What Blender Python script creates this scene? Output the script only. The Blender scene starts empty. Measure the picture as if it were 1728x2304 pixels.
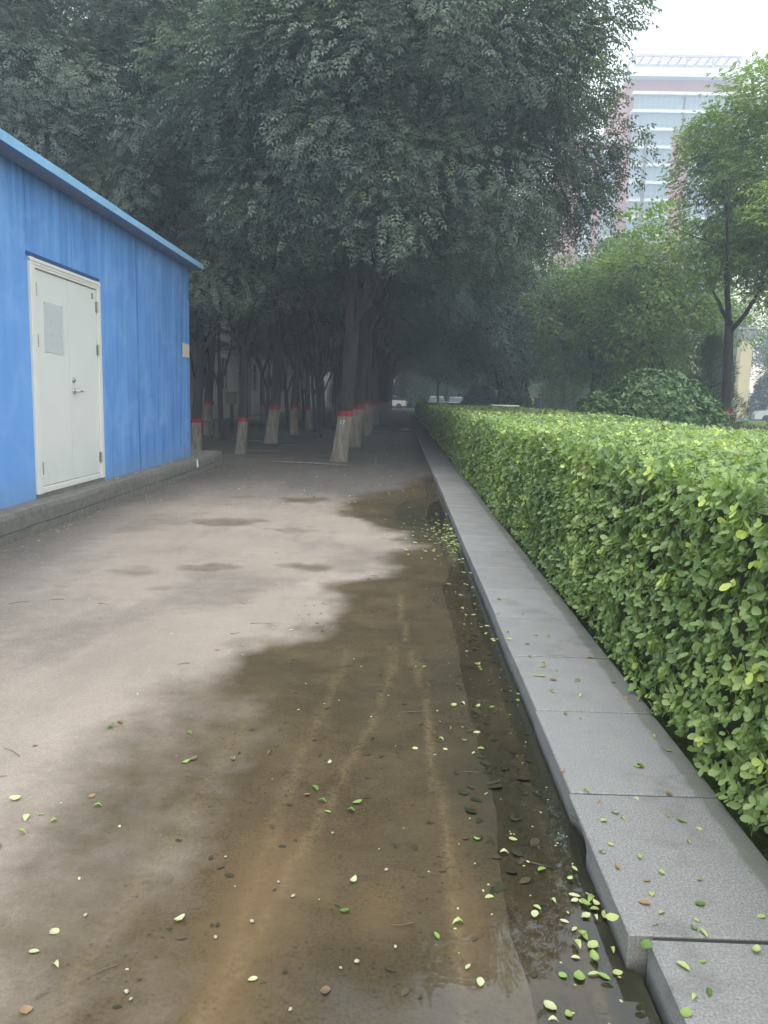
import bpy, math, random
import numpy as np
from mathutils import Matrix, Vector

# ---------------------------------------------------------------- camera, sky, sun, exposure
sc = bpy.context.scene
COL = sc.collection
R = math.radians

def camera():
    pitch, yaw, roll = R(8.273), R(1.038), R(1.367)
    f = Vector((-math.sin(yaw) * math.cos(pitch), math.cos(yaw) * math.cos(pitch), -math.sin(pitch)))
    r = Vector((math.cos(yaw), math.sin(yaw), 0.0))
    u = r.cross(f)
    rr = r * math.cos(roll) + u * math.sin(roll)
    uu = -r * math.sin(roll) + u * math.cos(roll)
    m = Matrix(((rr.x, uu.x, -f.x, 0), (rr.y, uu.y, -f.y, 0), (rr.z, uu.z, -f.z, 1.3), (0, 0, 0, 1)))
    cd = bpy.data.cameras.new("camera")
    cd.sensor_fit = 'VERTICAL'
    cd.sensor_height = 24.0
    cd.lens = 1773.57 / 2304 * 24.0
    cd.clip_start = 0.05
    cd.clip_end = 2000
    o = bpy.data.objects.new("camera", cd)
    COL.objects.link(o)
    o.matrix_world = m
    sc.camera = o
camera()

SUN_ELEV, SUN_AZ = 70.0, 188.0        # azimuth clockwise from +Y (the way the camera looks)
world = bpy.data.worlds.new("World")
sc.world = world
world.use_nodes = True
wn = world.node_tree
wn.nodes.clear()
sky = wn.nodes.new("ShaderNodeTexSky")
sky.sky_type = 'NISHITA'
sky.sun_disc = False
sky.sun_elevation = R(SUN_ELEV)
sky.sun_rotation = R(SUN_AZ)
sky.air_density = 3.0
sky.dust_density = 1.5
sky.ozone_density = 1.0
bg = wn.nodes.new("ShaderNodeBackground")
bg.inputs[1].default_value = 0.15
wo = wn.nodes.new("ShaderNodeOutputWorld")
hs = wn.nodes.new('ShaderNodeHueSaturation')          # thin cloud: a paler sky than clear air gives
hs.inputs['Saturation'].default_value = 0.4
wn.links.new(sky.outputs[0], hs.inputs['Color'])
wn.links.new(hs.outputs[0], bg.inputs[0])
wn.links.new(bg.outputs[0], wo.inputs[0])

sd = bpy.data.lights.new("sun", 'SUN')
sd.energy = 0.55
sd.angle = R(35)
sd.color = (1.0, 0.96, 0.9)
so = bpy.data.objects.new("sun", sd)
COL.objects.link(so)
az, el = R(SUN_AZ), R(SUN_ELEV)
sdir = Vector((math.sin(az) * math.cos(el), math.cos(az) * math.cos(el), math.sin(el)))
so.rotation_euler = sdir.to_track_quat('Z', 'Y').to_euler()
so.location = sdir * 60

vs = sc.view_settings
vs.view_transform = 'Standard'
vs.look = 'None'
vs.exposure = 1.72
vs.gamma = 1.0
vs.use_curve_mapping = False
sc.cycles.max_bounces = 5
sc.cycles.use_adaptive_sampling = True
sc.cycles.adaptive_threshold = 0.03
sc.cycles.use_denoising = True
sc.cycles.debug_use_spatial_splits = True
sc.cycles.diffuse_bounces = 3
sc.cycles.glossy_bounces = 2
sc.cycles.transmission_bounces = 3
sc.cycles.transparent_max_bounces = 8
sc.cycles.volume_bounces = 0
sc.cycles.caustics_reflective = False
sc.cycles.caustics_refractive = False

# ---------------------------------------------------------------- helpers
def hsh(ix, iy, iz, s):
    h = (ix.astype(np.int64) * 374761393 + iy.astype(np.int64) * 668265263 + iz.astype(np.int64) * 2147483647 + s * 974634777) & 0xffffffff
    h = ((h ^ (h >> 13)) * 1274126177) & 0xffffffff
    h = ((h ^ (h >> 16)) * 2246822519) & 0xffffffff
    return ((h ^ (h >> 15)) & 0xffffff) / float(0xffffff)

def vnoise(x, y, z=None, s=0):
    x = np.asarray(x, float); y = np.asarray(y, float)
    z = np.zeros_like(x) if z is None else np.asarray(z, float)
    x, y, z = np.broadcast_arrays(x, y, z)
    x0, y0, z0 = np.floor(x), np.floor(y), np.floor(z)
    fx, fy, fz = x - x0, y - y0, z - z0
    fx = fx * fx * (3 - 2 * fx); fy = fy * fy * (3 - 2 * fy); fz = fz * fz * (3 - 2 * fz)
    r = 0
    for a in (0, 1):
        for b in (0, 1):
            for c in (0, 1):
                w = (fx if a else 1 - fx) * (fy if b else 1 - fy) * (fz if c else 1 - fz)
                r = r + w * hsh(x0 + a, y0 + b, z0 + c, s)
    return r * 2 - 1

def fbm(x, y, z=None, s=0, o=4):
    r, a, f = 0, 0.5, 1.0
    for i in range(o):
        r = r + a * vnoise(np.asarray(x) * f, np.asarray(y) * f, None if z is None else np.asarray(z) * f, s + i)
        a *= 0.5; f *= 2.03
    return r

def sstep(a, b, x):
    t = np.clip((x - a) / (b - a), 0, 1)
    return t * t * (3 - 2 * t)

def mesh_np(name, V, F, smooth=False, rnd=None, mat=None):
    """V (n,3); F a list of int arrays (m,k), k per array"""
    me = bpy.data.meshes.new(name)
    V = np.asarray(V, np.float32)
    F = [np.asarray(f, np.int32) for f in F if len(f)]
    me.vertices.add(len(V)); me.vertices.foreach_set("co", V.ravel())
    nl = sum(f.size for f in F); npoly = sum(len(f) for f in F)
    me.loops.add(nl); me.polygons.add(npoly)
    me.loops.foreach_set("vertex_index", np.concatenate([f.ravel() for f in F]))
    tot = np.concatenate([np.full(len(f), f.shape[1], np.int32) for f in F])
    st = np.concatenate([[0], np.cumsum(tot)[:-1]]).astype(np.int32)
    me.polygons.foreach_set("loop_start", st)
    me.polygons.foreach_set("use_smooth", np.full(npoly, smooth))
    if rnd is not None:
        at = me.attributes.new("rnd", 'FLOAT', 'POINT')
        at.data.foreach_set("value", np.asarray(rnd, np.float32))
    me.update(calc_edges=True)
    me.validate()
    if mat: me.materials.append(mat)
    return me

class MB:
    """collects simple shapes into one mesh"""
    def __init__(s): s.v = []; s.f = []
    def add(s, vs, fs):
        b = len(s.v); s.v += [tuple(v) for v in vs]; s.f += [tuple(i + b for i in f) for f in fs]
    def box(s, x0, x1, y0, y1, z0, z1, c=0.0):
        if c <= 0:
            s.add([(x0, y0, z0), (x1, y0, z0), (x1, y1, z0), (x0, y1, z0), (x0, y0, z1), (x1, y0, z1), (x1, y1, z1), (x0, y1, z1)],
                  [(0, 3, 2, 1), (4, 5, 6, 7), (0, 1, 5, 4), (1, 2, 6, 5), (2, 3, 7, 6), (3, 0, 4, 7)])
        else:
            vs = []; L = [(x0, x1), (y0, y1), (z0, z1)]
            idx = {}
            for i in (0, 1):
                for j in (0, 1):
                    for k in (0, 1):
                        for ax in range(3):
                            p = [L[0][i], L[1][j], L[2][k]]
                            for a2, bit in ((0, i), (1, j), (2, k)):
                                if a2 != ax: p[a2] += c if bit == 0 else -c
                            idx[(i, j, k, ax)] = len(vs); vs.append(p)
            fs = []
            g = lambda i, j, k, ax: idx[(i, j, k, ax)]
            for b in (0, 1):
                q = [g(b, 0, 0, 0), g(b, 1, 0, 0), g(b, 1, 1, 0), g(b, 0, 1, 0)]; fs.append(q if b else q[::-1])
                q = [g(0, b, 0, 1), g(0, b, 1, 1), g(1, b, 1, 1), g(1, b, 0, 1)]; fs.append(q if b else q[::-1])
                q = [g(0, 0, b, 2), g(1, 0, b, 2), g(1, 1, b, 2), g(0, 1, b, 2)]; fs.append(q if b else q[::-1])
            for a in (0, 1):
                for b in (0, 1):
                    fs.append([g(a, b, 0, 0), g(a, b, 0, 1), g(a, b, 1, 1), g(a, b, 1, 0)])
                    fs.append([g(a, 0, b, 0), g(a, 0, b, 2), g(a, 1, b, 2), g(a, 1, b, 0)])
                    fs.append([g(0, a, b, 1), g(0, a, b, 2), g(1, a, b, 2), g(1, a, b, 1)])
                    for d in (0, 1): fs.append([g(a, b, d, 0), g(a, b, d, 1), g(a, b, d, 2)])
            s.add(vs, fs)
    def prism_x(s, poly, x0, x1):
        n = len(poly)
        s.add([(x0, y, z) for y, z in poly] + [(x1, y, z) for y, z in poly],
              [tuple(range(n))[::-1], tuple(range(n, 2 * n))] + [(i, (i + 1) % n, n + (i + 1) % n, n + i) for i in range(n)])
    def tube(s, pts, rad, n=8, caps=True):
        pts = [Vector(p) for p in pts]
        if not hasattr(rad, '__len__'): rad = [rad] * len(pts)
        rings = []; prev = None
        for i, p in enumerate(pts):
            d = (pts[min(i + 1, len(pts) - 1)] - pts[max(i - 1, 0)]).normalized()
            a = prev if prev is not None else (Vector((1, 0, 0)) if abs(d.x) < .8 else Vector((0, 1, 0)))
            a = (a - d * a.dot(d)).normalized(); prev = a; b = d.cross(a)
            rings.append([p + (a * math.cos(t) + b * math.sin(t)) * rad[i] for t in (2 * math.pi * k / n for k in range(n))])
        vs = [v for r in rings for v in r]; fs = []
        for i in range(len(rings) - 1):
            for k in range(n):
                fs.append((i * n + k, i * n + (k + 1) % n, (i + 1) * n + (k + 1) % n, (i + 1) * n + k))
        if caps: fs += [tuple(range(n))[::-1], tuple(range((len(rings) - 1) * n, len(rings) * n))]
        s.add(vs, fs)
    def mesh(s, name, mat=None, smooth=False):
        me = bpy.data.meshes.new(name); me.from_pydata(s.v, [], s.f); me.validate()
        import bmesh
        bm = bmesh.new(); bm.from_mesh(me); bmesh.ops.recalc_face_normals(bm, faces=bm.faces); bm.to_mesh(me); bm.free()
        if smooth: me.polygons.foreach_set("use_smooth", [True] * len(me.polygons))
        if mat: me.materials.append(mat)
        return me

def link(name, me, parent=None, loc=None, rz=0.0, mat=None):
    o = bpy.data.objects.new(name, me)
    COL.objects.link(o)
    if parent is not None: o.parent = parent
    if loc is not None: o.location = loc
    if rz: o.rotation_euler = (0, 0, rz)
    if mat is not None:
        o.material_slots[0].link = 'OBJECT'; o.material_slots[0].material = mat
    return o
def empty(name, loc=(0, 0, 0), rz=0.0):
    o = link(name, None, loc=loc, rz=rz); o.empty_display_size = 0.2
    return o
def tag(o, label=None, cat=None, group=None, kind=None):
    if label: o["label"] = label
    if cat: o["category"] = cat
    if group: o["group"] = group
    if kind: o["kind"] = kind
    return o
ORD = ["first", "second", "third", "fourth", "fifth", "sixth", "seventh", "eighth", "ninth", "tenth", "eleventh", "twelfth",
       "thirteenth", "fourteenth", "fifteenth", "sixteenth", "seventeenth", "eighteenth"]

# ---------------------------------------------------------------- materials
class NT:
    def __init__(s, name):
        s.m = bpy.data.materials.new(name); s.m.use_nodes = True
        s.t = s.m.node_tree; s.t.nodes.clear()
        s.out = s.t.nodes.new("ShaderNodeOutputMaterial")
        s._tc = None
    def n(s, typ, **kw):
        nd = s.t.nodes.new("ShaderNode" + typ)
        for k, v in kw.items():
            if isinstance(k, str) and hasattr(nd, k): setattr(nd, k, v)
        return nd
    def l(s, a, b): s.t.links.new(a, b)
    def val(s, sock, v):
        if hasattr(v, "is_output") or isinstance(v, bpy.types.NodeSocket): s.l(v, sock)
        else: sock.default_value = v
    def obj(s):
        if s._tc is None: s._tc = s.n("TexCoord").outputs["Object"]
        return s._tc
    def noise(s, scale, detail=4, rough=.55, vec=None, st=(1, 1, 1), dist=0.0):
        mp = s.n("Mapping"); mp.inputs["Scale"].default_value = st
        s.l(vec or s.obj(), mp.inputs[0])
        nd = s.n("TexNoise"); nd.inputs["Scale"].default_value = scale; nd.inputs["Detail"].default_value = detail
        nd.inputs["Roughness"].default_value = rough; nd.inputs["Distortion"].default_value = dist
        s.l(mp.outputs[0], nd.inputs["Vector"])
        return nd.outputs["Fac"]
    def attr(s, name, out="Fac"):
        nd = s.n("Attribute"); nd.attribute_name = name
        return nd.outputs[out]
    def ramp(s, fac, stops, interp='LINEAR'):
        nd = s.n("ValToRGB"); cr = nd.color_ramp; cr.interpolation = interp
        while len(cr.elements) < len(stops): cr.elements.new(0.5)
        for e, (p, c) in zip(cr.elements, stops):
            e.position = p; e.color = (c, c, c, 1) if not hasattr(c, '__len__') else (*c, 1)
        s.val(nd.inputs[0], fac)
        return nd.outputs[0]
    def mix(s, f, a, b, mode='MIX'):
        nd = s.n("Mix"); nd.data_type = 'RGBA'; nd.blend_type = mode; nd.clamp_factor = True
        s.val(nd.inputs[0], f)
        for sk, v in ((nd.inputs[6], a), (nd.inputs[7], b)):
            s.val(sk, (*v, 1) if isinstance(v, tuple) and len(v) == 3 else v)
        return nd.outputs[2]
    def math(s, op, a, b=0.0, c=0.0):
        nd = s.n("Math"); nd.operation = op
        s.val(nd.inputs[0], a); s.val(nd.inputs[1], b); s.val(nd.inputs[2], c)
        return nd.outputs[0]
    def bump(s, h, strength=.3, dist=.01, base=None):
        nd = s.n("Bump"); nd.inputs["Strength"].default_value = strength; nd.inputs["Distance"].default_value = dist
        s.l(h, nd.inputs["Height"])
        if base is not None: s.l(base, nd.inputs["Normal"])
        return nd.outputs[0]
    def pbr(s, col, rough=.7, metal=0.0, spec=.5, normal=None):
        b = s.n("BsdfPrincipled")
        s.val(b.inputs["Base Color"], (*col, 1) if isinstance(col, tuple) and len(col) == 3 else col)
        s.val(b.inputs["Roughness"], rough); s.val(b.inputs["Metallic"], metal)
        b.inputs["Specular IOR Level"].default_value = spec
        if normal is not None: s.l(normal, b.inputs["Normal"])
        return b.outputs[0]
    def end(s, sh):
        s.l(sh, s.out.inputs["Surface"]); return s.m

def simple(name, col, rough=.6, metal=0.0, var=.12, scale=8.0, bump=0.0, spec=.5):
    t = NT(name)
    n = t.noise(scale, 5)
    c = t.mix(n, tuple(max(0, x * (1 - var)) for x in col), tuple(min(1, x * (1 + var)) for x in col))
    nm = t.bump(t.noise(scale * 6, 4), bump, .01) if bump else None
    return t.end(t.pbr(c, rough, metal, spec, nm))

def leaf_mat(name, stops, rough=.5, trans=.3, spec=.35, tint=(1.25, 1.35, .6)):
    t = NT(name)
    c = t.ramp(t.attr("rnd"), stops)
    p = t.pbr(c, rough, 0, spec)
    tr = t.n("BsdfTranslucent")
    t.l(t.mix(1.0, c, tint, 'MULTIPLY'), tr.inputs[0])
    ms = t.n("MixShader"); ms.inputs[0].default_value = trans
    t.l(p, ms.inputs[1]); t.l(tr.outputs[0], ms.inputs[2])
    return t.end(ms.outputs[0])

M = {}
M['grove'] = leaf_mat("grove_leaf", [(0, (.06, .085, .072)), (.5, (.098, .13, .108)), (.9, (.15, .185, .145)), (1, (.19, .23, .13))], .42, .28, .6)
M['green'] = leaf_mat("garden_leaf", [(0, (.075, .125, .045)), (.5, (.125, .19, .07)), (1, (.2, .27, .09))], .5, .35)
M['bright'] = leaf_mat("bright_leaf", [(0, (.11, .175, .05)), (.5, (.17, .255, .07)), (1, (.28, .35, .09))], .5, .4)
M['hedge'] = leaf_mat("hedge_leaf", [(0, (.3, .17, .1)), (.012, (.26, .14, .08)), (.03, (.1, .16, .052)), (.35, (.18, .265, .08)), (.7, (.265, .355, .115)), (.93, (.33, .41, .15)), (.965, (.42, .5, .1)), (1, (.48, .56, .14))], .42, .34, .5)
M['bush'] = leaf_mat("bush_leaf", [(0, (.045, .095, .035)), (.6, (.085, .16, .055)), (1, (.16, .24, .08))], .35, .15, .5)
M['pine'] = leaf_mat("pine_needle", [(0, (.05, .08, .05)), (1, (.1, .14, .08))], .6, .2)
M['purple'] = leaf_mat("purple_leaf", [(0, (.07, .05, .04)), (.6, (.12, .08, .06)), (1, (.16, .12, .08))], .5, .2)
M['grass'] = leaf_mat("grass_blade", [(0, (.05, .1, .025)), (1, (.1, .17, .05))], .6, .25)
M['sunk'] = leaf_mat('sunk_leaf', [(0, (.02, .024, .012)), (.6, (.04, .038, .02)), (1, (.075, .06, .036))], .7, .05, .15)
M['fallen'] = leaf_mat("fallen_leaf", [(0, (.07, .14, .03)), (.35, (.2, .3, .07)), (.7, (.36, .42, .16)), (.88, (.46, .48, .27)), (.93, (.3, .2, .1)), (1, (.16, .11, .06))], .45, .2)

def m_ground():
    t = NT("bare_ground")
    sep = t.n("SeparateColor"); t.l(t.attr("mask", "Color"), sep.inputs[0])
    mush_reflect = t.attr('mush_reflect')
    wet, trk_reflect, red = sep.outputs[0], sep.outputs[1], sep.outputs[2]
    grime_shade = t.attr("grime_shade")
    n1 = t.noise(1.3, 6, .6); n2 = t.noise(9, 5, .6); n3 = t.noise(70, 3, .6)
    st = t.noise(3.0, 5, .6, st=(1, .3, 1))
    c = t.ramp(n1, [(.3, (.23, .185, .146)), (.55, (.288, .236, .19)), (.75, (.33, .275, .224))])
    c = t.mix(t.ramp(n2, [(.35, 0.0), (.75, .55)]), c, (.25, .21, .175))
    c = t.mix(t.ramp(n3, [(.35, .0), (.8, .5)]), c, (.2, .17, .14))
    gr = t.math('ADD', grime_shade, t.math('MULTIPLY', t.math('SUBTRACT', n2, .5), .5))
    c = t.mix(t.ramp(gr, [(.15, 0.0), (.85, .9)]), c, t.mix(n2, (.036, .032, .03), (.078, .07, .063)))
    fe = t.noise(3.2, 7, .75, st=(.8, 1.1, 1), dist=.4)
    w = t.math('ADD', wet, t.math('ADD', t.math('MULTIPLY', t.math('SUBTRACT', n2, .5), .3), t.math('MULTIPLY', t.math('MULTIPLY', t.math('SUBTRACT', fe, .5), .55), t.math('GREATER_THAN', wet, .02))))
    gv = t.n('TexVoronoi'); gv.inputs['Scale'].default_value = 150; t.l(t.obj(), gv.inputs['Vector'])
    c = t.mix(t.ramp(gv.outputs['Color'], [(.55, 0.0), (1, .5)]), c, (.34, .3, .26))
    c = t.mix(t.ramp(t.noise(240, 2, .7), [(.5, 0.0), (.75, .55)]), c, (.1, .085, .07))
    c = t.mix(t.ramp(st, [(.52, 0.0), (.72, .4)]), c, (.16, .138, .118))
    w = t.ramp(w, [(.1, 0.0), (.68, 1.0)])
    wc = t.mix(n2, (.042, .029, .0125), (.08, .056, .025))
    wc = t.mix(t.ramp(t.noise(105, 4, .75), [(.46, 0.0), (.6, .75)]), wc, (.022, .016, .008))
    wc = t.mix(t.ramp(fe, [(.42, 0.0), (.7, .7)]), wc, (.1, .075, .039))
    wc = t.mix(t.ramp(t.noise(1.1, 4, .6), [(.45, 0.0), (.65, .6)]), wc, (.036, .027, .0135))
    tk = t.math('MULTIPLY', trk_reflect, t.ramp(t.noise(48, 5, .8), [(.42, .0), (.56, 1.0)]))
    vo = t.n('TexVoronoi'); vo.inputs['Scale'].default_value = 34; t.l(t.obj(), vo.inputs['Vector'])
    spk = t.math('MULTIPLY', t.ramp(vo.outputs['Distance'], [(.1, 1.0), (.2, 0.0)]), t.ramp(t.noise(4, 3), [(.4, 0.0), (.55, .9)]))
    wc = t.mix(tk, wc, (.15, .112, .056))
    wc = t.mix(spk, wc, (.02, .016, .01))
    wc = t.mix(t.math('MULTIPLY', red, .6), wc, (.16, .1, .048))
    wc = t.mix(t.math('MULTIPLY', mush_reflect, t.ramp(n2, [(.3, .45), (.6, 1.0)])), wc, (.022, .026, .014))
    c = t.mix(w, c, wc)
    rough = t.ramp(w, [(0, .95), (.6, .9), (1, .85)])
    h = t.math('ADD', t.math('MULTIPLY', n3, .6), n2)
    nm = t.n('Bump'); nm.inputs['Distance'].default_value = .008
    t.l(t.ramp(w, [(0, .4), (1, .1)]), nm.inputs['Strength']); t.l(h, nm.inputs['Height'])
    sh = t.pbr(c, rough, 0, .2, nm.outputs[0]); b = sh.node
    film = t.attr('film')
    t.l(film, b.inputs['Coat Weight']); b.inputs['Coat IOR'].default_value = 1.55
    t.l(t.ramp(film, [(0, .3), (.4, .08), (1, .02)]), b.inputs['Coat Roughness'])
    return t.end(sh)
M['ground'] = m_ground()

def m_water():
    t = NT("puddle_water")
    g = t.n("BsdfGlossy"); g.inputs["Roughness"].default_value = .015
    g.inputs["Color"].default_value = (1, 1, 1, 1)
    tr = t.n("BsdfTransparent"); tr.inputs[0].default_value = (.97, .96, .93, 1)
    fr = t.n("Fresnel"); fr.inputs["IOR"].default_value = 1.5
    nm = t.bump(t.noise(3.0, 2, .4), .02, .02)
    t.l(nm, g.inputs["Normal"]); t.l(nm, fr.inputs["Normal"])
    ms = t.n("MixShader"); t.l(fr.outputs[0], ms.inputs[0]); t.l(tr.outputs[0], ms.inputs[1]); t.l(g.outputs[0], ms.inputs[2])
    return t.end(ms.outputs[0])
M['water'] = m_water()

def m_granite():
    t = NT("granite")
    v = t.n("TexVoronoi"); v.inputs["Scale"].default_value = 130; t.l(t.obj(), v.inputs["Vector"])
    n1 = t.noise(160, 4, .8); n2 = t.noise(5, 5, .6); n3 = t.noise(60, 3, .6)
    oi = t.n("ObjectInfo").outputs["Random"]
    c = t.ramp(n1, [(.34, (.06, .06, .06)), (.5, (.196, .188, .179)), (.66, (.352, .34, .324))])
    c = t.mix(t.ramp(v.outputs["Color"], [(.0, 0.0), (1, .35)]), c, (.19, .19, .19))
    c = t.mix(t.ramp(n2, [(.35, .0), (.75, .45)]), c, (.13, .13, .13))
    c = t.mix(t.math('MULTIPLY', oi, .25), c, (.28, .28, .28))
    c = t.mix(t.ramp(t.noise(2.3, 3, .5), [(.66, 0.0), (.78, .22)]), c, (.25, .16, .14))
    gw = t.n('NewGeometry').outputs['Position']
    st = t.noise(3.2, 5, .7, vec=gw); c = t.mix(t.ramp(st, [(.55, 0.0), (.68, .45)]), c, (.09, .088, .08))
    sp = t.n('SeparateXYZ'); t.l(gw, sp.inputs[0])
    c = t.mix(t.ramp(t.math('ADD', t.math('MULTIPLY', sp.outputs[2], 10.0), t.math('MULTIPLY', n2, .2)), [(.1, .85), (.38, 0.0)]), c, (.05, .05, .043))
    c = t.mix(t.ramp(t.math('ADD', sp.outputs[0], t.math('MULTIPLY', n2, .06)), [(.985, 0.0), (1.04, .6)]), c, (.08, .085, .06))
    return t.end(t.pbr(c, t.ramp(n2, [(.3, .55), (.7, .8)]), 0, .4, t.bump(n3, .15, .004)))
M['granite'] = m_granite()

def m_panel():
    t = NT("blue_steel_panel")
    sep = t.n("SeparateXYZ"); t.l(t.obj(), sep.inputs[0])
    y, z = sep.outputs[1], sep.outputs[2]
    top = t.ramp(t.math('DIVIDE', z, 3.3), [(.1, 0.0), (.62, .12), (.9, .75), (.98, 1.0)])  # eave shade painted into the panel colour, darker towards the wall top
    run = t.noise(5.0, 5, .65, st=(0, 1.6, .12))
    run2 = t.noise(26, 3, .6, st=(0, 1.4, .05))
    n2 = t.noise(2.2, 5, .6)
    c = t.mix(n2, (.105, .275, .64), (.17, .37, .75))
    far = t.ramp(t.math('DIVIDE', t.math('ADD', y, t.math('MULTIPLY', n2, .8)), 14.0), [(.62, 0.0), (.76, .75), (.95, .9)])  # far end: tree shade painted in together with water stains
    runs_shade = t.math('MULTIPLY', t.ramp(run, [(.36, 0.1), (.66, 1.0)]), t.math('ADD', t.math('MAXIMUM', top, far), .12))
    c = t.mix(t.math('MULTIPLY', runs_shade, .85), c, (.035, .13, .40))
    c = t.mix(t.math('MULTIPLY', t.ramp(run2, [(.5, 0.0), (.85, 1.0)]), .12), c, (.03, .1, .32))
    sc_ = t.noise(7, 6, .75, st=(1, 2.5, .5), dist=.8)
    bl = t.noise(1.7, 6, .7, dist=.5); c = t.mix(t.ramp(bl, [(.5, 0.0), (.7, .45)]), c, (.24, .43, .74))
    low = t.ramp(t.math('DIVIDE', z, 3.3), [(.1, 1.0), (.5, .25), (.7, 0.0)])
    c = t.mix(t.math('MULTIPLY', t.ramp(sc_, [(.64, 0.0), (.7, .5)]), low), c, (.04, .12, .34))
    c = t.mix(t.ramp(t.math('DIVIDE', z, 3.3), [(.085, .45), (.16, 0.0)]), c, (.2, .27, .38))
    w = t.n("TexWave"); w.wave_type = 'BANDS'; w.bands_direction = 'Y'; w.inputs["Scale"].default_value = 6.2; w.inputs["Distortion"].default_value = 0.0
    t.l(t.obj(), w.inputs["Vector"])
    nm = t.bump(w.outputs["Fac"], .025, .01)
    nm = t.bump(t.noise(1.6, 2, .4), .05, .1, nm)
    return t.end(t.pbr(c, .55, 0, .4, nm))
M['panel'] = m_panel()
M['seam'] = simple("panel_joint", (.02, .06, .18), .7)
def m_flash():
    t = NT("pale_blue_flashing")
    n = t.noise(2.5, 5, .6); n2 = t.noise(14, 4, .6)
    c = t.mix(n, (.2, .42, .70), (.30, .53, .78)); c = t.mix(t.ramp(n2, [(.5, 0.0), (.8, .4)]), c, (.12, .3, .52))
    return t.end(t.pbr(c, .42, 0, .5))
M['flash'] = m_flash()
M['soffit'] = simple("soffit", (.20, .23, .33), .7)
def m_door():
    t = NT("white_door")
    sep = t.n("SeparateXYZ"); t.l(t.obj(), sep.inputs[0])
    n = t.noise(3, 5, .6); n2 = t.noise(12, 4, .6, st=(1, 1.5, .3))
    c = t.mix(n, (.56, .58, .575), (.63, .645, .635))
    low = t.ramp(sep.outputs[2], [(.3, .6), (.75, 0.0)])
    c = t.mix(t.math('MULTIPLY', t.ramp(n2, [(.4, .0), (.8, 1.0)]), low), c, (.45, .44, .39))
    return t.end(t.pbr(c, .45, 0, .4, t.bump(t.noise(.9, 2), .04, .1)))
M['door'] = m_door()
M['door_frame'] = simple("door_frame_paint", (.62, .62, .59), .45, var=.07)
M['steel'] = simple("brushed_steel", (.55, .55, .56), .3, .9, .1, 30)
M['hinge'] = simple("hinge_steel", (.33, .32, .3), .45, .8, .3, 60)
M['dark'] = simple("dark_gap", (.02, .02, .022), .8)
def m_poster():
    t = NT("faded_poster")
    sep = t.n("SeparateXYZ"); t.l(t.obj(), sep.inputs[0])
    y, z = sep.outputs[1], sep.outputs[2]         # local, 0..0.42 by 0..0.47
    n = t.noise(22, 4, .6); n2 = t.noise(40, 2)
    c = t.mix(n, (.455, .48, .50), (.515, .535, .55))
    # faint emblem ring and a grid of faint printed blocks
    dy = t.math('SUBTRACT', y, .2); dz = t.math('SUBTRACT', z, .27)
    d = t.math('SQRT', t.math('ADD', t.math('MULTIPLY', dy, dy), t.math('MULTIPLY', dz, dz)))
    ring = t.math('LESS_THAN', t.math('ABSOLUTE', t.math('SUBTRACT', d, .05)), .012)
    wv = t.math('LESS_THAN', t.math('FRACT', t.math('MULTIPLY', z, 14)), .55)
    wy = t.math('LESS_THAN', t.math('FRACT', t.math('MULTIPLY', y, 9)), .6)
    band = t.math('LESS_THAN', z, .19); b2 = t.math('GREATER_THAN', z, .05)
    blk = t.math('MULTIPLY', t.math('MULTIPLY', wv, wy), t.math('MULTIPLY', band, b2))
    mk = t.math('MULTIPLY', t.math('MAXIMUM', ring, blk), t.ramp(n2, [(.4, .0), (.7, .5)]))
    c = t.mix(mk, c, (.33, .35, .38))
    return t.end(t.pbr(c, .35, 0, .4))
M['poster'] = m_poster()
M['paper'] = simple("cream_notice", (.50, .48, .38), .8, var=.15, scale=20)
def m_conc(name, a, b, s=1.0):
    t = NT(name)
    n1 = t.noise(1.5 * s, 6, .65); n2 = t.noise(14 * s, 5, .65); n3 = t.noise(80, 3, .6)
    ln = t.noise(9, 4, .6, st=(.3, .15, 2.5))
    c = t.mix(n1, a, b); c = t.mix(t.ramp(n2, [(.4, 0.0), (.75, .6)]), c, tuple(x * .55 for x in a))
    c = t.mix(t.ramp(ln, [(.5, 0.0), (.7, .35)]), c, tuple(x * .7 for x in a))
    h = t.math('ADD', n2, t.math('MULTIPLY', n3, .5))
    return t.end(t.pbr(c, .9, 0, .3, t.bump(h, .8, .025)))
M['conc'] = m_conc("old_concrete", (.14, .132, .118), (.24, .228, .205))
M['edging'] = m_conc("tree_pit_edging", (.085, .08, .074), (.14, .135, .128), 2)
M['plaster'] = m_conc("grey_plaster", (.52, .54, .52), (.64, .65, .63), .4)
M['ledge'] = simple("pale_ledge", (.42, .42, .4), .8)
M['pipe'] = simple("white_pipe", (.78, .78, .74), .5)
def m_bark(name, a, b, light=False):
    t = NT(name)
    n = t.noise(16, 6, .65, st=(1, 1, .16)); n2 = t.noise(50, 4, .6, st=(1, 1, .3))
    c = t.ramp(n, [(.33, a), (.62, b)])
    c = t.mix(t.ramp(n2, [(.5, 0.0), (.75, .5)]), c, tuple(x * .55 for x in a))
    return t.end(t.pbr(c, .92, 0, .25, t.bump(t.math('ADD', n, t.math('MULTIPLY', n2, .4)), .8, .03)))
M['bark'] = m_bark("bark", (.018, .016, .016), (.04, .035, .034))
M['wash'] = m_bark("whitewash", (.09, .075, .065), (.24, .21, .18))
M['redp'] = m_bark("red_paint", (.11, .01, .018), (.32, .024, .045))
M['chalk'] = simple("chalk", (.62, .62, .6), .9)

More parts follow.
